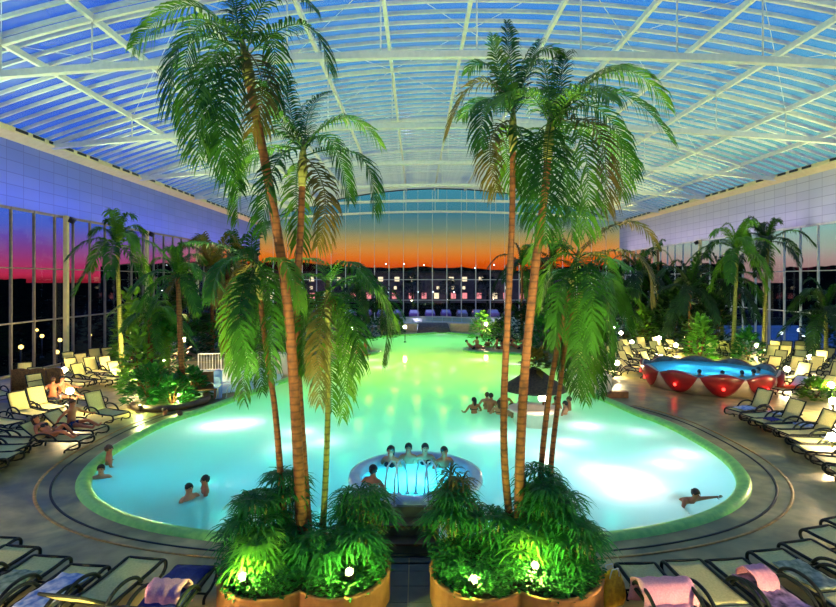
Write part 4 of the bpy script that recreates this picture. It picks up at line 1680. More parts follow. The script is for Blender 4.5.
wl = tag(empty('lounge_bench', tuple(gp(202, 400)), R(15)), 'brown slatted wooden bench end by the blue pillar', 'bench')
for k in range(6):
    mb = MB()
    mb.box(-.6, .6, k * .18, k * .18 + .14, .38, .43)
    mb.build('slat', M['wood'], wl)
mb = MB()
mb.box(-.6, .6, 1.0, 1.06, .43, 1.0)
mb.build('backrest', M['wood'], wl)
for sx_ in (-.5, .5):
    for sy_ in (.08, .95):
        mb = MB()
        mb.box(sx_ - .04, sx_ + .04, sy_ - .04, sy_ + .04, 0, .38)
        mb.build('leg', M['wood'], wl)
for i, (px, py, rz, s) in enumerate(((226, 401, 70, 1), (236, 400, 70, 1), (211, 398, 70, .8))):
    p = gp(px, py)
    handrail('pool_handrail', (p.x, p.y, .04), 'white pool entry handrail at the left shore, %s' % ['left of the pair', 'right of the pair', 'by the bench'][i], .75 * s, 1.0 * s, R(rz), 'pool entry handrails')
wb = tag(empty('curved_wall', (-6.6, 27.2, 0)), 'low white wall with a dark arched niche at the left shore', 'wall')
mb = MB()
mb.box(-.8, .55, .25, .5, 0, 1.1)
mb.build('wall', M['whitewall'], wb)
mb = MB()
mb.add([(.08 + .22 * math.cos(a), y_, .28 + .52 * max(0, math.sin(a))) for y_ in (.2, .26) for a in [PI * k / 12 for k in range(13)]],
       [tuple(range(13))[::-1], tuple(range(13, 26))] + [(k, k + 1, 14 + k, 13 + k) for k in range(12)])
mb.build('niche', M['dark'], wb)

# far end: low tan wall with a sloped cascade and arched footbridge
fw = tag(empty('cascade_wall', (1.6, 51, 0)), 'tan stone wall with a grey cascade at the far end of the pool', 'wall')
mb = MB()
mb.box(-5.5, -1.6, -.3, .5, 0, .75)
mb.box(1.6, 6.5, -.3, .5, 0, .75)
mb.build('stone_wall', M['pearl'], fw)
mb = MB()
mb.sheet([[(-1.6, -2.0, .05), (1.6, -2.0, .05)], [(-1.4, -.3, .7), (1.4, -.3, .7)], [(-1.4, .5, .75), (1.4, .5, .75)]], .06)
mb.build('cascade', M['rock'], fw)
fb = tag(empty('footbridge', (1.6, 54, 0)), 'arched white footbridge behind the far end of the pool', 'bridge')
for nm, z0, th in (('deck', -.02, .18), ('handrail', .66, .06)):
    mb = MB()
    mb.sheet([[(-7 + 14 * i / 24, -.6 if nm == 'deck' else -.66, z0 + .6 * (1 - ((-7 + 14 * i / 24) / 7) ** 2)), (-7 + 14 * i / 24, .6 if nm == 'deck' else -.58, z0 + .6 * (1 - ((-7 + 14 * i / 24) / 7) ** 2))] for i in range(25)], th)
    mb.build(nm, M['white_steel'] if nm != 'deck' else M['whitewall'], fb)
for i in range(15):
    x = -7 + i
    mb = MB()
    zz = .6 * (1 - (x / 7) ** 2)
    mb.tube([(x, -.62, .0 + zz), (x, -.62, .66 + zz)], .025, 6)
    mb.build('post', M['white_steel'], fb)
# ------------------------------------------------------------------ loungers
def lounger_meshes(raise_deg):
    a = R(raise_deg)
    bx, bz = 1.22, .35
    bl = .72
    tip = (bx + bl * math.cos(a), bz + bl * math.sin(a))
    seat = MB()
    seat.sheet([[(x, y, .355 - .02 * math.sin(PI * min(1, max(0, x / 1.22))) - .012 * (1 - (y / .29) ** 2)) for y in [-.29 + .58 * j / 8 for j in range(9)]] for x in [.05 + 1.15 * i / 10 for i in range(11)]], .012)
    back = MB()
    back.sheet([[(bx + bl * t * math.cos(a) + .02 * math.sin(PI * t) * math.sin(a), y, bz + bl * t * math.sin(a) - .02 * math.sin(PI * t) * math.cos(a)) for y in [-.28 + .56 * j / 6 for j in range(7)]] for t in [i / 7 for i in range(8)]], .012)
    fr_ = MB()
    for s in (-1, 1):
        y = s * .315
        fr_.tube(catmull([(1.24, y, .35), (.8, y, .345), (.3, y, .345), (.06, y, .355), (-.03, y, .30), (-.03, y, .20), (.05, y, .13)], 4, False), .029, 8)
    fr_.tube([(.0, -.315, .345), (.0, .315, .345)], .022, 8)
    fr_.tube([(1.22, -.315, .34), (1.22, .315, .34)], .02, 8)
    fr_.tube([(.35, -.315, .12), (.35, .315, .12)], .016, 6)
    bf = MB()
    pts = [(bx, -.3, bz), (tip[0] - .06 * math.cos(a), -.3, tip[1] - .06 * math.sin(a)), (tip[0], -.24, tip[1]), (tip[0], .24, tip[1]), (tip[0] - .06 * math.cos(a), .3, tip[1] - .06 * math.sin(a)), (bx, .3, bz)]
    bf.tube(catmull(pts, 4, False), .022, 8)
    legs = []
    for s in (-1, 1):
        y = s * .315
        lg = MB()
        lg.tube(catmull([(.05, y, .14), (.2, y, .1), (.34, y, .1), (.42, y, .06), (.42, y, .0)], 3, False), .024, 8)
        legs.append(lg)
        lg = MB()
        lg.tube(catmull([(1.0, y, .34), (1.3, y, .26), (1.45, y, .12), (1.47, y, 0)], 3, False), .024, 8)
        legs.append(lg)
    arms = []
    for s in (-1, 1):
        y = s * .35
        ar = MB()
        ar.tube(catmull([(.62, y, .34), (.74, y, .47), (.95, y, .545), (1.2, y, .53), (1.38, y, .42), (1.46, y, .22)], 4, False), .028, 8)
        arms.append(ar)
    return (seat.mesh('seat', M['sling']), back.mesh('backrest', M['sling']), fr_.mesh('frame', M['frame']), bf.mesh('back_frame', M['frame']),
            [l.mesh('leg', M['frame']) for l in legs], [x.mesh('armrest', M['frame']) for x in arms], tip)


LM = {d: lounger_meshes(d) for d in (0, 8, 38, 62)}
PROTO = {}


def lounger(x, y, rz, raised, label, group):
    if raised not in PROTO:
        s, b, f, bf, lg, ar, tip = LM[raised]
        o = empty('sun_lounger', (x, y, 0), rz)
        link('seat', s, o)
        link('backrest', b, o)
        link('frame', f, o)
        link('back_frame', bf, o)
        for l in lg:
            link('leg', l, o)
        for a in ar:
            link('armrest', a, o)
        PROTO[raised] = o
    else:
        o = copy_tree(PROTO[raised])
        o.location = (x, y, 0)
        o.rotation_euler = (0, 0, rz)
    tag(o, label, 'sun lounger', group)
    return o


def on_lounger(o, p):
    return o.matrix_basis @ Vector(p)


FRONT = {}
for i, (px, py, dx, rs) in enumerate([(3, 537, -.10, 8), (22, 546, -.12, 0), (52, 556, -.1, 0), (90, 565, -.1, 8), (147, 558, -.14, 38), (197, 566, -.06, 38)]):
    p = gp(px, py, .35)
    FRONT['L%d' % (i + 1)] = lounger(p.x, p.y, math.atan2(-1, dx), rs, 'sun lounger in the front row left of the planters, %s from the left' % ORD[i], 'loungers in the front left row')
for i, (px, py, dx, rs) in enumerate([(635, 563, .04, 8), (681, 560, .08, 8), (724, 559, .12, 8), (765, 550, .16, 0), (795, 541, .22, 0), (815, 527, .28, 0), (834, 517, .34, 0)]):
    p = gp(px, py, .35)
    FRONT['R%d' % (i + 1)] = lounger(p.x, p.y, math.atan2(-1, dx), rs, 'sun lounger in the front row right of the planters, %s from the left' % ORD[i], 'loungers in the front right row')
RING = []
for i, (px, py, rs) in enumerate([(733, 410, 62), (748, 416, 0), (757, 421, 62), (772, 427, 0), (782, 432, 62), (794, 440, 0), (800, 448, 0), (818, 459, 8), (832, 470, 8)]):
    p = gp(px, py, .35)
    RING.append(lounger(p.x, p.y, math.atan2(p.y - 15.6, p.x - 2), rs, 'sun lounger at the right edge of the round basin, %s from the whirlpool end' % ORD[i], 'loungers right of the round basin'))
LEFT = []
for i, (px, py, deg, rs) in enumerate([(121, 414, 155, 62), (100, 428, 170, 38), (86, 438, 178, 38), (40, 434, 172, 8), (33, 441, 178, 0), (21, 448, 182, 0), (15, 455, 186, 0)]):
    p = gp(px, py, .35)
    LEFT.append(lounger(p.x, p.y, R(deg), rs, ['raised sun lounger beside the lit shrub bed, left of the pool', 'sun lounger under the sitting man left of the pool', 'sun lounger under the reclining woman left of the pool',
                'empty flat lounger left of the reclining woman, topmost of four', 'empty flat lounger left of the basin, second of four from the top', 'empty flat lounger left of the basin, third of four from the top',
                'empty flat lounger left of the basin, lowest of four'][i], 'loungers left of the round basin'))
for i, (px, py, deg, rs) in enumerate([(58, 408, 152, 62), (42, 414, 155, 62), (15, 423, 160, 62), (6, 395, 150, 62), (100, 399, 165, 38), (62, 400, 160, 62), (52, 393, 150, 62), (30, 383, 120, 38), (20, 381, 120, 62)]):
    p = gp(px, py, .35)
    lounger(p.x, p.y, R(deg), rs, ['raised lounger in the second row on the left, nearest the seated pair', 'raised lounger in the second row on the left, middle of three', 'raised lounger in the second row at the left edge',
            'raised lounger at the left edge below the wicker screen', 'long lounger under the seated pair by the near lamp', 'raised lounger just left of the seated pair',
            'raised lounger right of the wicker screen', 'lounger behind the wicker screen, right one', 'lounger behind the wicker screen, left one'][i], 'loungers in the second row on the left')
far_left = [(104, 362, 140), (117, 361, 140), (131, 359, 140), (93, 368, 145), (106, 372, 150), (121, 371, 150), (100, 379, 160), (118, 379, 160), (86, 373, 150), (90, 381, 165), (80, 366, 145), (136, 376, 160)]
for i, (px, py, deg) in enumerate(far_left):
    p = gp(px, py, .35)
    lounger(p.x, p.y, R(deg), 62 if i not in (7, 9) else 8, 'raised lounger by the left glass, in the %s row, %s' % (['back', 'middle', 'front'][0 if i < 3 or i == 10 else 1 if i in (3, 4, 5, 8) else 2],
            {0: 'second from the left', 1: 'third from the left', 2: 'rightmost', 10: 'leftmost', 3: 'second from the left', 4: 'third from the left', 5: 'rightmost', 8: 'leftmost', 9: 'leftmost and lying flat',
             6: 'second from the left', 7: 'third from left, lying flat', 11: 'rightmost by the lamp'}[i]), 'loungers by the far left glass')
far_right = []
for r_, (yb, xs_, dg) in enumerate([(389, (776, 806), 20), (378, (786, 822, 838), 25), (371, (760, 783, 803, 824), 30), (364, (770, 790, 812, 832), 35), (358, (765, 778, 793, 822), 40), (353, (770, 782, 796, 808), 45)]):
    for k, x in enumerate(xs_):
        far_right.append((x, yb, dg, r_, k, len(xs_)))
for i, (px, py, deg, r_, k, m_) in enumerate(far_right):
    p = gp(px, py, .35)
    lounger(p.x, p.y, R(deg), 62 if (i % 4 and r_) else 38, 'lounger right of the whirlpool, %s row from the front, %s from the left' % (ORD[r_], ORD[k]), 'loungers right of the whirlpool')
mid = []
for r_, (yb, xs_, dg) in enumerate([(380, (598, 606), 150), (372, (604, 617, 652), 130), (366, (600, 616, 645, 668), 120), (360, (606, 628, 645, 662, 680), 110), (354, (612, 632, 650, 668), 100), (349, (620, 636, 652, 668, 684), 95)]):
    for k, x in enumerate(xs_):
        p = gp(x, yb, .35)
        lounger(p.x, p.y, R(dg), 62 if (r_ + k) % 3 else 38, 'lounger between the pool and the whirlpool, %s row from the front, %s from the left' % (ORD[r_], ORD[k]), 'loungers between the pool and the whirlpool')
for k, (x, yb) in enumerate([(715, 354), (722, 352), (729, 353), (713, 350), (741, 353)]):
    p = gp(x, yb, .35)
    lounger(p.x, p.y, R(70), 62, 'lounger half hidden by plants behind the whirlpool, %s from the left' % ORD[[1, 2, 3, 0, 4][k]], 'loungers behind the whirlpool')

# ------------------------------------------------------------------ towels
def lying_towel(o, x0, x1, mat, label, w_=.5, seed=0, z=.375, back=None, cat='towel'):
    rr_ = random.Random(seed)
    rows = []
    for i in range(17):
        t = i / 16
        x = x0 + (x1 - x0) * t
        zz = z
        if back is not None and x > 1.22:
            d = (x - 1.22)
            x, zz = 1.22 + d * math.cos(R(back)), z + d * math.sin(R(back))
        row = []
        for j in range(9):
            v = -1 + j / 4
            row.append(on_lounger(o, (x + rr_.uniform(-.008, .008), v * w_ / 2 + .03 * math.sin(t * 5 + seed), zz + .012 + .010 * math.sin(t * 21 + j * 1.7 + seed))))
        rows.append(row)
    c_ = sum((p for r_ in rows for p in r_), Vector()) / (17 * 9)
    c_.z = min(p.z for r_ in rows for p in r_)
    mb = MB()
    mb.sheet([[p - c_ for p in r_] for r_ in rows], .016)
    return tag(mb.build('towel', mat, None, c_), label, cat)


def hanging_towel(o, x, mat, label, w_=.6, dz=.5, seed=0, z=.62, span=.3):
    """towel folded over an armrest or backrest: up, over and down"""
    path = [(-span * .5 - .02, z - dz), (-span * .46, z - dz * .5), (-span * .4, z - .08), (-span * .22, z + .005), (0, z + .02), (span * .22, z + .005), (span * .4, z - .08), (span * .46, z - dz * .45), (span * .5, z - dz * .9)]
    P = catmull([(a, 0, b) for a, b in path], 3, False)
    rows = []
    for i, q in enumerate(P):
        rows.append([on_lounger(o, (x + q.x + .014 * math.sin(j * 1.9 + seed), -w_ / 2 + w_ * j / 10 + .012 * math.sin(i * .8 + seed), q.z + .006 * math.sin(j * 2.3))) for j in range(11)])
    c_ = sum((p for r_ in rows for p in r_), Vector()) / (len(rows) * 11)
    mb = MB()
    mb.sheet([[p - c_ for p in r_] for r_ in rows], .018)
    return tag(mb.build('towel', mat, None, c_), label, 'towel')


F = FRONT
lying_towel(F['L4'], .32, 1.2, M['towel_blue'], 'blue and white patterned towel on the fourth front lounger from the left', .5, 1)
lying_towel(F['L3'], .5, 1.2, M['towel_green'], 'grey striped towel on the third front lounger from the left', .48, 2)
lying_towel(F['L6'], .06, 1.75, M['towel_navy'], 'navy blue towel covering the lounger beside the left planter', .6, 3, back=38)
hanging_towel(F['L6'], .86, M['towel_pink'], 'pink towel hung over the armrests left of the left planter', .52, .40, 4, .575, .42)
hanging_towel(F['R1'], .92, M['towel_pink'], 'pink towel hung over the first front lounger right of the right planter', .8, .42, 5, .575, .5)
lying_towel(F['R1'], .55, 1.4, M['towel_pink'], 'pink towel lying on the first front lounger right of the right planter', .58, 6)
hanging_towel(F['R3'], .72, M['towel_pink'], 'small pink towel hung over the arm of the third front lounger on the right', .36, .36, 7, .575, .5)
lying_towel(F['R3'], .5, 1.7, M['towel_print'], 'black and lilac printed towel on the third front lounger on the right', .56, 8, back=8)
lying_towel(F['R4'], .42, 1.2, M['towel_green'], 'grey green leaf-print towel on the fourth front lounger on the right', .54, 9)
lying_towel(RING[0], .25, .95, M['towel_blue'], 'blue and white towel on the lounger nearest the whirlpool', .5, 10)
lying_towel(RING[2], .35, .8, M['towel_navy'], 'navy towel on the third lounger right of the round basin', .35, 11)
lying_towel(RING[3], .9, 1.7, M['towel_blue'], 'pale blue crumpled towel on the fourth lounger right of the round basin', .5, 12)
lying_towel(RING[5], .95, 1.8, M['towel_white'], 'white towel at the head of the sixth lounger right of the round basin', .5, 13)
lying_towel(RING[1], 1.05, 1.75, M['towel_white'], 'white towel at the head of the second lounger right of the round basin', .5, 14)
# yellow beach bag beside the right planter
bg_ = tag(empty('beach_bag', (3.02, 8.05, 0), R(20)), 'yellow striped beach bag standing beside the right planter', 'bag')
mb = MB()
secs = [(0, .20, .10), (.12, .22, .12), (.3, .2, .1), (.45, .14, .05), (.52, .05, .02)]
vs = []
for z, a, b in secs:
    for k in range(16):
        q = 2 * PI * k / 16
        vs.append((a * math.copysign(abs(math.cos(q)) ** .6, math.cos(q)), b * math.copysign(abs(math.sin(q)) ** .6, math.sin(q)), z))
mb.add(vs, [(j * 16 + i, j * 16 + (i + 1) % 16, (j + 1) * 16 + (i + 1) % 16, (j + 1) * 16 + i) for j in range(4) for i in range(16)] + [tuple(range(16))[::-1], tuple(64 + k for k in range(16))], True)
mb.build('body', M['bag'], bg_)
for s in (-1, 1):
    mb = MB()
    mb.tube([(-.09, s * .05, .42), (-.06, s * .07, .56), (.06, s * .07, .56), (.09, s * .05, .42)], .009, 6)
    mb.build('handle', M['towel_white'], bg_)
# orange towel on the lounger right of the whirlpool
p = gp(806, 389, .35)
for ob in list(SC.objects):
    if ob.get('label') == 'lounger right of the whirlpool, first row from the front, first from the left':
        lying_towel(ob, .4, 1.2, M['towel_orange'], 'orange towel on the lounger right of the whirlpool', .5, 15)
        lying_towel(ob, 1.24, 1.85, M['towel_white'], 'cream towel on the raised back of the lounger with the orange towel', .5, 16, back=38)
        break

# wicker screen
ws = tag(empty('wicker_screen', tuple(gp(37, 392)), R(8)), 'brown woven wicker screen among the loungers at the left', 'screen')
for k in range(3):
    mb = MB()
    x0 = -1.02 + .7 * k
    rows = []
    for i in range(7):
        rows.append([(x0 + .66 * i / 6, .05 * math.sin(PI * i / 6), 0), (x0 + .66 * i / 6, .05 * math.sin(PI * i / 6), .5), (x0 + .66 * i / 6, .05 * math.sin(PI * i / 6), 1.0 + .06 * math.sin(PI * i / 6))])
    mb.sheet(rows, .05)
    mb.build('panel', M['wicker'], ws)
for k in range(4):
    mb = MB()
    mb.tube([(-1.04 + .7 * k, 0, 0), (-1.04 + .7 * k, 0, 1.04)], .03, 8)
    mb.build('post', M['wood'], ws)

# ------------------------------------------------------------------ bollard lamps
pb = MB()
pb.lathe([(.11, 0), (.11, .02), (.03, .04), (.028, .48), (.07, .52)], 14)
post_me = pb.mesh('post', M['dark'])
gb = MB()
gb.ball((0, 0, .63), .12, 14, 9)
globe_me = gb.mesh('globe', M['lamp'])
lamps = [
    (64, 370, 0, 'glowing garden lamp at the wicker screen on the left'), (70, 391, .25, 'glowing garden lamp beside the seated pair on the left'),
    (138, 375, 0, 'glowing garden lamp at the left of the shrub bed'), (164, 360, .3, 'small glowing lamp inside the left shrub bed'),
    (183, 339, 1.4, 'orange glowing lamp high among the plants left of the railing'), (129, 349, .7, 'lamp by the left glass behind the palm'),
    (405, 327, .6, 'glowing lamp beside the far footbridge'), (486, 324, .7, 'small lamp right of the far footbridge'), (352, 328, .6, 'small lamp left of the far pool end'),
    (617, 363, 0, 'glowing lamp at the right shore, nearest the low white wall'), (632, 342, 0, 'glowing lamp between the pool and the whirlpool, fourth from the left'),
    (621, 333, .5, 'glowing lamp in the far right corner, right of two'), (613, 328, .8, 'glowing lamp in the far right corner, left of two'),
    (659, 338, .3, 'glowing lamp before the dark bushes right of the pool'), (676, 345, .0, 'glowing lamp behind the whirlpool loungers'),
    (661, 357, 0, 'glowing lamp just behind the left side of the whirlpool'), (757, 345, .1, 'glowing lamp at the foot of the darker tall palm'),
    (787, 369, 0, 'large glowing lamp right of the whirlpool'), (810, 357, 0, 'glowing lamp among the back loungers on the right'),
    (831, 385, 0, 'upper glowing lamp at the right edge'), (833, 401, 0, 'lower glowing lamp at the right edge'), (832, 437, 0, 'glowing lamp beside the loungers right of the round basin'),
]
for i, (px, py, zb, lab) in enumerate(lamps):
    p = gp(px, py, .63 + zb)
    o = empty('garden_lamp', (p.x, p.y, 0))
    tag(o, lab, 'lamp', 'garden lamps')
    link('post', post_me, o, (0, 0, 0), (0, 0, 0), (1, 1, 1 + zb / .52))
    link('globe', globe_me, o, (0, 0, zb))
    if 'orange' in lab:
        light('lamp_light', 'POINT', (p.x, p.y - .2, p.z), 320, (1, .42, .16), .1)

# ------------------------------------------------------------------ people
BASE = {
    'pelvis': (0, 0, .94), 'spine': (0, .01, 1.12), 'chest': (0, .0, 1.30), 'neck': (0, .0, 1.44), 'skull': (0, -.005, 1.505), 'face': (0, -.015, 1.59), 'crown': (0, .0, 1.67),
    'shl': (.18, 0, 1.40), 'ell': (.23, .02, 1.11), 'wrl': (.25, -.06, .87), 'hal': (.25, -.09, .79),
    'shr': (-.18, 0, 1.40), 'elr': (-.23, .02, 1.11), 'wrr': (-.25, -.06, .87), 'har': (-.25, -.09, .79),
    'hil': (.09, 0, .90), 'knl': (.10, -.02, .49), 'anl': (.10, .02, .09), 'tol': (.11, -.16, .03),
    'hir': (-.09, 0, .90), 'knr': (-.10, -.02, .49), 'anr': (-.10, .02, .09), 'tor': (-.11, -.16, .03),
}
EDGES = [('pelvis', 'spine'), ('spine', 'chest'), ('chest', 'neck'), ('neck', 'skull'), ('skull', 'face'), ('face', 'crown')]
for s in 'lr':
    EDGES += [('chest', 'sh' + s), ('sh' + s, 'el' + s), ('el' + s, 'wr' + s), ('wr' + s, 'ha' + s), ('pelvis', 'hi' + s), ('hi' + s, 'kn' + s), ('kn' + s, 'an' + s), ('an' + s, 'to' + s)]
RAD = {'pelvis': (.15, .11), 'spine': (.125, .095), 'chest': (.15, .105), 'neck': (.062, .064), 'skull': (.064, .072), 'face': (.076, .09), 'crown': (.05, .058),
       'sh': (.062, .062), 'el': (.042, .042), 'wr': (.028, .026), 'ha': (.036, .018), 'hi': (.092, .095), 'kn': (.056, .058), 'an': (.038, .042), 'to': (.036, .026)}


def skin_mesh(J, names, edges, add=0.0, root='pelvis', sub=1, only=None):
    me = bpy.data.meshes.new('body')
    idx = {nm: i for i, nm in enumerate(names)}
    me.from_pydata([J[nm] for nm in names], [(idx[a], idx[b]) for a, b in edges], [])
    ob = bpy.data.objects.new('body', me)
    COL.objects.link(ob)
    sk = ob.modifiers.new('skin', 'SKIN')
    sk.use_smooth_shade = True
    ss = ob.modifiers.new('sub', 'SUBSURF')
    ss.levels = ss.render_levels = sub
    lay = me.skin_vertices[0].data
    for nm, i in idx.items():
        r_ = RAD.get(nm) or RAD[nm[:2]]
        lay[i].radius = (r_[0] + add, r_[1] + add)
        lay[i].use_root = nm == root
    dg = bpy.context.evaluated_depsgraph_get()
    out = bpy.data.meshes.new_from_object(ob.evaluated_get(dg))
    bpy.data.objects.remove(ob)
    return out


def make_person(J, skin='skin', suit='trunks_b', hair='hair', long_hair=False, bikini=False):
    """returns (body mesh, hair mesh, suit meshes) for joints J"""
    J = {k: Vector(v) for k, v in J.items()}
    names = list(J)
    body = skin_mesh(J, names, EDGES)
    me = MB()
    me.v = [tuple(v.co) for v in body.vertices]
    me.f = [tuple(p.vertices) for p in body.polygons]
    me.mi = [0] * len(me.f)
    me.sm = [True] * len(me.f)
    # face: forward = away from the back of the head
    up = (J['crown'] - J['skull']).normalized()
    side = (J['shl'] - J['shr']).normalized()
    fw_ = side.cross(up)
    fw_ = (fw_ - up * fw_.dot(up)).normalized()
    side = up.cross(fw_)
    H = J['face']
    me.ball(H + fw_ * .085 - up * .012, .016, 8, 6, (1, 1, 1.3))
    for s in (-1, 1):
        me.ball(H + side * s * .082 - fw_ * .005 - up * .01, .022, 8, 6, (.6, 1, 1.4))
    me.cur = 1
    for s in (-1, 1):
        me.ball(H + fw_ * .074 + side * s * .032 + up * .015, .011, 8, 6)
    me.cur = 2
    me.ball(H + fw_ * .070 - up * .052, .02, 8, 6, (1, .6, .4))
    me.cur = 0
    # fingers
    for s in 'lr':
        ha, wr = J['ha' + s], J['wr' + s]
        d = (ha - wr).normalized()
        sd = d.cross(fw_)
        sd = sd.normalized() if sd.length > .1 else side
        nrm = d.cross(sd)
        for q in range(4):
            o_ = sd * (-.024 + .016 * q)
            ln = (.066, .078, .074, .058)[q]
            b0 = ha + d * .012 + o_
            me.tube([b0, b0 + d * ln * .5 + nrm * .004, b0 + d * ln * .95 - nrm * .014], [.0085, .008, .006], 6)
        b0 = wr.lerp(ha, .55) + sd * .03
        me.tube([b0, b0 + d * .03 + sd * .025, b0 + d * .06 + sd * .03], [.011, .010, .007], 6)
    bm_ = me.mesh('body', [M[skin], M['eye'], M['lip']])
    # hair
    hm_ = MB()
    rot = Matrix((side, -fw_, up)).transposed()
    o_ = len(hm_.v)
    prof = []
    for i in range(9):
        a = PI / 2 * (1 - i / 8) - (.35 if i == 8 else 0)
        prof.append((max(.0001, .093 * math.cos(a)), .108 * math.sin(a)))
    prof = prof[::-1]
    hm_.lathe([(.070, -.03)] + prof, 18, caps=False)
    ca_, sa_ = math.cos(R(-36)), math.sin(R(-36))
    hm_.v = [(x, y * ca_ - z * sa_, y * sa_ + z * ca_) for x, y, z in hm_.v]
    if long_hair:
        hm_.tube([(0, .055, .03), (0, .085, -.05), (0, .085, -.15), (0, .07, -.22)], [.075, .07, .06, .03], 10)
    else:
        hm_.tube([(0, .045, .03), (0, .06, -.03), (0, .05, -.07)], [.07, .058, .045], 10)
    base = H + up * .022 - fw_ * .012
    hm_.v = [tuple(base + rot @ Vector((x, y, z))) for x, y, z in hm_.v]
    hair_m = hm_.mesh('hair', M[hair])
    suits = []
    K = {k: J[k] for k in ('pelvis', 'hil', 'hir')}
    K['spine'] = J['pelvis'].lerp(J['spine'], .45)
    for s in 'lr':
        K['kn' + s] = J['hi' + s].lerp(J['kn' + s], .25 if bikini else .5)
    rad0 = dict(RAD)
    RAD['kn'] = (.076, .078)
    RAD['spine'] = (.135, .10)
    suits.append(('swimwear', skin_mesh(K, list(K), [('pelvis', 'spine'), ('pelvis', 'hil'), ('pelvis', 'hir'), ('hil', 'knl'), ('hir', 'knr')], .012)))
    RAD.update(rad0)
    if bikini:
        b_ = MB()
        cpos = J['chest']
        bs = (J['shl'] - J['shr']).normalized()
        bu = (J['neck'] - J['spine']).normalized()
        bf_ = bu.cross(bs)
        if bf_.dot(fw_) < 0:
            bf_ = -bf_
        for s in (-1, 1):
            b_.ball(cpos + bs * s * .065 + bf_ * .085 - bu * .03, .065, 10, 7)
        b_.tube([cpos + bs * .158 * math.cos(2 * PI * k / 16) + bf_ * .112 * math.sin(2 * PI * k / 16) - bu * .04 for k in range(16)], .014, 6, closed=True)
        suits.append(('bikini_top', b_.mesh('bikini_top', M[suit])))
    for nm, m_ in suits:
        if not m_.materials:
            m_.materials.append(M[suit])
        else:
            m_.materials[0] = M[suit]
    return bm_, hair_m, suits


def pose(**kw):
    J = dict(BASE)
    J.update(kw)
    return J


def shift(J, d):
    return {k: tuple(Vector(v) + Vector(d)) for k, v in J.items()}


P_STAND = pose()
P_WADE = pose(ell=(.33, -.05, 1.16), wrl=(.36, -.26, 1.10), hal=(.34, -.34, 1.10), elr=(-.33, -.05, 1.16), wrr=(-.36, -.26, 1.10), har=(-.34, -.34, 1.10))
SITB = dict(pelvis=(0, .0, .12), spine=(0, .03, .30), chest=(0, .02, .48), neck=(0, .0, .63), skull=(0, -.01, .685), face=(0, -.02, .77), crown=(0, .0, .85),
            shl=(.17, .01, .57), shr=(-.17, .01, .57), hil=(.09, -.02, .10), hir=(-.09, -.02, .10))
P_BENCH = pose(**SITB, ell=(.30, .02, .33), wrl=(.33, -.2, .24), hal=(.30, -.28, .22), elr=(-.30, .02, .33), wrr=(-.33, -.2, .24), har=(-.30, -.28, .22),
               knl=(.12, -.42, .12), anl=(.12, -.44, -.28), tol=(.13, -.6, -.33), knr=(-.12, -.42, .12), anr=(-.12, -.44, -.28), tor=(-.13, -.6, -.33))
P_EDGE = pose(**SITB, ell=(.30, .14, .34), wrl=(.32, .16, .12), hal=(.33, .12, .04), elr=(-.24, -.1, .34), wrr=(-.16, -.28, .22), har=(-.14, -.35, .2),
              knl=(.14, -.40, .22), anl=(.12, -.62, -.06), tol=(.13, -.76, -.04), knr=(-.10, -.42, .16), anr=(-.10, -.52, -.22), tor=(-.1, -.68, -.24))
# sitting on a lounger, legs stretched to -y, one arm out
P_LONG = pose(**SITB, ell=(.38, .02, .42), wrl=(.52, -.16, .34), hal=(.58, -.22, .32), elr=(-.30, .18, .34), wrr=(-.34, .28, .12), har=(-.36, .26, .05),
              knl=(.13, -.44, .22), anl=(.14, -.84, .05), tol=(.16, -.92, .16), knr=(-.12, -.45, .10), anr=(-.12, -.86, .05), tor=(-.14, -.93, .17))
P_RECL = pose(pelvis=(0, 0, .11), spine=(0, .14, .22), chest=(0, .28, .34), neck=(0, .39, .44), skull=(0, .42, .50), face=(0, .45, .585), crown=(0, .49, .655),
              shl=(.17, .35, .40), shr=(-.17, .35, .40), hil=(.09, -.02, .10), hir=(-.09, -.02, .10),
              ell=(.28, .22, .2), wrl=(.26, -.02, .22), hal=(.24, -.1, .24), elr=(-.28, .2, .2), wrr=(-.24, -.02, .26), har=(-.2, -.1, .26),
              knl=(.11, -.32, .40), anl=(.11, -.62, .08), tol=(.11, -.78, .06), knr=(-.11, -.40, .26), anr=(-.11, -.78, .06), tor=(-.12, -.86, .16))
P_SWIM = pose(pelvis=(0, .38, -.16), spine=(0, .22, -.1), chest=(0, .06, -.02), neck=(0, -.08, .07), skull=(0, -.13, .15), face=(0, -.16, .24), crown=(0, -.15, .32),
              shl=(.17, .0, .04), shr=(-.17, .0, .04), hil=(.09, .42, -.18), hir=(-.09, .42, -.18),
              ell=(.42, -.08, .05), wrl=(.66, -.16, .06), hal=(.74, -.18, .06), elr=(-.36, -.1, -.02), wrr=(-.5, -.3, -.05), har=(-.54, -.38, -.06),
              knl=(.12, .82, -.26), anl=(.12, 1.2, -.24), tol=(.12, 1.34, -.28), knr=(-.12, .8, -.3), anr=(-.12, 1.18, -.36), tor=(-.12, 1.32, -.4))
PEOPLE = {}


def person(key, J, x, y, z, rz, label, skin='skin', suit='trunks_b', hair='hair', long_hair=False, bikini=False, group=None, sc=1.0):
    kk = (key, skin, suit, hair, long_hair, bikini)
    if kk not in PEOPLE:
        PEOPLE[kk] = make_person(J, skin, suit, hair, long_hair, bikini)
    b, h, s = PEOPLE[kk]
    o = empty('person', (x, y, z), rz)
    o.scale = (sc, sc, sc)
    tag(o, label, 'person', group)
    link('body', b, o)
    link('hair', h, o)
    for nm, m_ in s:
        link(nm, m_, o)
    return o


WZ = -.06


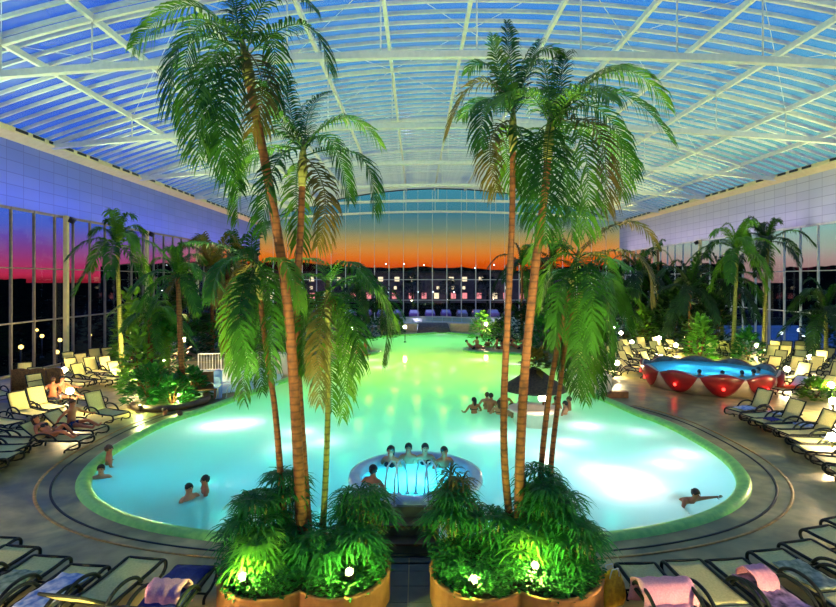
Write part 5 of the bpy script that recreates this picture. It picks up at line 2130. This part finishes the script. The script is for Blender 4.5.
def wader(px, py, label, sk='skin', hair='hair', out=.42, rz=0.0, lh=False, group=None, bik=False, suit='trunks_k'):
    """person standing in the water; (px, py) where the body meets the surface, out = height above it"""
    p = gp(px, py, WZ)
    return person('wade', P_WADE, p.x, p.y, WZ + out - 1.72, rz, label, sk, suit, hair, lh, bik, group)


wader(189, 499, 'bather with wet dark hair in the near left basin, left one of two', rz=R(60), out=.38)
wader(205, 492, 'bather in the near left basin, right one of two facing the other', rz=R(-60), out=.42, sk='skin2')
wader(109, 464, 'bather with raised shoulders at the left rim of the basin, upper of two', 'skin2', rz=R(120), out=.55, hair='hairb')
wader(101, 478, 'bather at the left rim of the basin, lower of two with only the head out', rz=R(20), out=.36)
wader(165, 416, 'bather by the brown kerb at the upper left of the basin, left of two', 'skin2', out=.34, rz=R(90), hair='hairb')
wader(180, 419, 'bather by the brown kerb at the upper left of the basin, right of two', 'skin', out=.32, rz=R(200), hair='hairb')
p = gp(690, 502, WZ)
person('swim', P_SWIM, p.x, p.y, WZ, R(25), 'swimmer with outstretched arm in the near right basin', 'skin2', 'trunks_b', 'hair')
# people in the hot tub
for i, (px, deg, hr, sk, lh, lab) in enumerate(((392, 25, 'hair', 'skin', True, 'first from the left at the far rim'), (409, 10, 'hair', 'skin', False, 'second from the left at the far rim'),
                                                (425, -8, 'hair', 'skin', True, 'third from the left at the far rim'), (443, -25, 'hair', 'skin2', False, 'fourth from the left at the far rim'))):
    a = R(90 + (-(px - 416)) * 1.0)
    r_ = .96
    person('bench', P_BENCH, TC[0] + (px - 416) / 40.0, TC[1] + math.sqrt(max(.1, .98 ** 2 - ((px - 416) / 40.0) ** 2)), .16, R(deg) * -1, 'person sitting in the hot tub, %s' % lab, sk,
           'trunks_r' if i == 3 else 'trunks_k', hr, lh, lh, 'people in the hot tub')
person('edge', P_EDGE, TC[0] - .9, TC[1] - .62, .2, R(150), 'person sitting on the near left rim of the hot tub with legs in the water', 'skin2', 'trunks_k', 'hair')
# round the pool bar
bar = [(474, 413, 'skin2', .62, 200), (487, 409, 'skin', .68, 170), (491, 412, 'skin2', .75, 150), (499, 414, 'skin', .55, 180), (505, 408, 'skin2', .7, 160), (511, 416, 'skin', .5, 190), (523, 410, 'skin', .66, 200),
       (528, 418, 'skin2', .55, 170), (545, 413, 'skin', .6, 190), (556, 411, 'skin2', .6, 210), (565, 414, 'skin', .52, 240), (569, 410, 'skin2', .55, 250), (519, 419, 'skin2', .5, 150)]
for i, (px, py, sk, ou, deg) in enumerate(bar):
    order = sorted(range(len(bar)), key=lambda q: bar[q][0]).index(i)
    wader(px, py, 'bather gathered at the pool bar, %s from the left' % ORD[order], sk, ['hair', 'hairb'][i % 2], ou, R(deg), i % 3 == 0, 'bathers at the pool bar', i % 3 == 0, ['trunks_k', 'trunks_r', 'trunks_b'][i % 3])
# spits
for i, (px, py, deg) in enumerate(((358, 355, 60), (365, 353, -20))):
    p = gp(px, py, 0)
    person('long', P_LONG, p.x, p.y, -.02, R(deg), 'sunbather sitting on the left spit, %s one' % ['left', 'right'][i], 'skin2', 'trunks_k', 'hair')
for i, px in enumerate((473, 477, 488, 497, 506, 512, 518, 524)):
    p = gp(px, 349 - (i % 3), 0)
    person('long' if i % 2 else 'recl', P_LONG if i % 2 else P_RECL, p.x, p.y, -.02, R(80 + 50 * (i % 3)), 'sunbather on the right spit across the pool, %s from the left' % ORD[i], 'skin2', 'trunks_k', 'hair', False, False, 'sunbathers on the right spit')
# loungers on the left
q = on_lounger(LEFT[1], (1.0, 0, .36))
person('long', P_LONG, q.x, q.y, .33, R(170 - 90), 'man in blue swim trunks sitting upright on a lounger left of the pool', 'skin2', 'trunks_b', 'hairb')
q = on_lounger(LEFT[2], (1.06, 0, .36))
person('recl', P_RECL, q.x, q.y, .33, R(178 - 90), 'woman in dark bikini reclining on a lounger left of the pool', 'skin2', 'trunks_k', 'hair', True, True)
p = gp(53, 400, .35)
person('edge', P_EDGE, p.x, p.y, .36, R(200), 'person sitting sideways by the near lamp on the left, left of the pair', 'skin2', 'trunks_b', 'hairb')
p = gp(62, 398, .35)
person('long', P_LONG, p.x, p.y, .34, R(75), 'person in a white towel stretched out by the near lamp, right of the pair', 'skin', 'towel_white', 'hair')
lt_ = [(-1.6, -.2), (-.8, -1.2), (.35, -1.4), (1.3, -1.2), (2.0, -.6)]
for i, (x, y) in enumerate(((-1.2, -1.5), (-.35, -1.8), (.5, -1.8), (1.2, -1.5), (1.8, -.9))):
    person('bench', P_BENCH, WC[0] + x, WC[1] + y, .2, R(180 + x * 20), 'bather in the red-petal whirlpool, %s from the left' % ORD[i], 'skin2', 'trunks_k', 'hair', False, False, 'bathers in the whirlpool', .95)

# ------------------------------------------------------------------ light fittings of the pool
fx = MB()
fx.lathe([(.22, 0), (.22, .05), (.17, .07)], 20)
fx_me = fx.mesh('housing', M['chrome'])
fl = MB()
fl.lathe([(.17, .07), (.1, .1), (.0001, .11)], 20, caps=False)
fl_me = fl.mesh('lens', M['poollens'])
WHT = (.9, 1, .94)
white_spots = [(214, 424, .9), (244, 421, .9), (600, 470, 1), (652, 484, .9), (622, 490, .8), (480, 437, .6), (325, 440, .5), (570, 440, .7), (668, 462, .8), (230, 423, 1.2), (300, 430, .9), (500, 434, .8), (585, 424, 1.1), (628, 476, 1.5), (685, 452, .8), (548, 452, .7), (285, 446, .45), (640, 430, .5),
               (380, 366, .5), (372, 359, .45), (480, 359, .55), (520, 376, .6), (518, 363, .55), (505, 344, .5), (350, 369, .5), (560, 408, .7), (440, 333.6, .35)]
for i, (px, py, pw) in enumerate(white_spots):
    p = gp(px, py, 0)
    if not in_pool(p.x, p.y):
        continue
    light('pool_light', 'POINT', (p.x, p.y, -.54), pw * 27, WHT, .2)
    o = empty('pool_lamp', (p.x, p.y, DEP))
    tag(o, 'white underwater lamp glowing in the floor of the pool', 'pool lamp', 'underwater pool lamps')
    link('housing', fx_me, o)
    link('lens', fl_me, o)


def pool_tone(x, y):
    stops = [(9.5, (.0, .24, 1)), (12.5, (.0, .38, 1)), (15, (.0, .72, .92)), (18, (.03, 1, .52)), (22, (.05, 1, .36)), (25, (.2, 1, .14)), (29, (.5, 1, .02)), (35, (.7, 1, .0)), (41, (.22, 1, .16)), (50, (.12, 1, .3))]
    yy = y - .02 * x * x + 1.2
    for (a, ca), (b, cb_) in zip(stops[:-1], stops[1:]):
        if yy <= b:
            t = max(0, (yy - a) / (b - a))
            return tuple(u + (v - u) * t for u, v in zip(ca, cb_))
    return stops[-1][1]


gy = 10.6
row_ = 0
while gy < 48.5:
    gx = -9.0 + (1.5 if row_ % 2 else 0)
    while gx < 9.2:
        if in_pool(gx, gy) and all(in_pool(gx + dx, gy + dy) for dx, dy in ((.5, 0), (-.5, 0), (0, .5), (0, -.5))):
            light('pool_light', 'POINT', (gx, gy, -1.9), 58 if gy < 14.5 else 42 if gy < 22 else 64 if gy < 26 else 80, pool_tone(gx, gy), .25)
        gx += 3.0
    gy += 2.7
    row_ += 1

# ------------------------------------------------------------------ floodlights added on the glass wall heads to brighten the roof
hs = MB()
hs.lathe([(.16, -.12), (.18, 0), (.19, .16), (.2, .18)], 16)
hs_me = hs.mesh('housing', M['dark'])
hl = MB()
hl.lathe([(.0001, .175), (.185, .17)], 16, caps=False)
hl_me = hl.mesh('lens', M['lampcool'])
for sd, x in ((1, XL + .55), (-1, XR - .55)):
    for k, y in enumerate((3.2, 12.4, 21.6, 30.8, 40.0, 49.2, 58.4)):
        t = k / 6
        col = (.58 + .42 * t, 1, .70 - .5 * t) if sd > 0 else (.66 + .34 * t, 1 - .06 * t, .60 - .42 * t)
        o = empty('floodlight', (x, y, ZG - .3))
        o.rotation_euler = (0, R(32) * sd, 0)
        tag(o, 'added roof floodlight on the %s glass wall, %s from the near end' % ('left' if sd > 0 else 'right', ORD[k]), 'floodlight', 'added roof floodlights')
        link('housing', hs_me, o)
        link('lens', hl_me, o)
        light('added_roof_flood', 'SPOT', (x + .15 * sd, y, ZG - .05), 2200 + 1900 * t, col, .15, target=(x + 15 * sd, y + 3, 16.5), spot=104, blend=.8)
    for k in range(6):
        y = 6 + k * 11
        t = k / 5
        col = (.05 + .85 * t * t, .16 + .3 * t * t, 1.0 - .3 * t) if sd > 0 else (.40 + .5 * t, .42 + .2 * t, 1.0 - .2 * t)
        light('added_wall_wash', 'AREA', (x + .7 * sd, y, ZG - .55), 88 if sd > 0 else 56, col, target=(x - .9 * sd, y, ZG + 2.6), size=(10.5, .15))  # added lights without fittings, tinting the upper wall panels
# unseen garden lamps added to warm the deck and front loungers
for i, (x, y) in enumerate(((-7.4, 6.2), (-4.2, 6.0), (4.6, 6.0), (7.8, 6.3), (10.6, 9.0), (-11.0, 9.0))):
    o = empty('garden_lamp', (x, y, 0))
    tag(o, 'added unseen garden lamp behind the front rows of loungers, %s from the left' % ORD[(1, 2, 3, 4, 5, 0)[i]], 'lamp', 'added garden lamps behind the front loungers')
    link('post', post_me, o)
    link('globe', globe_me, o)
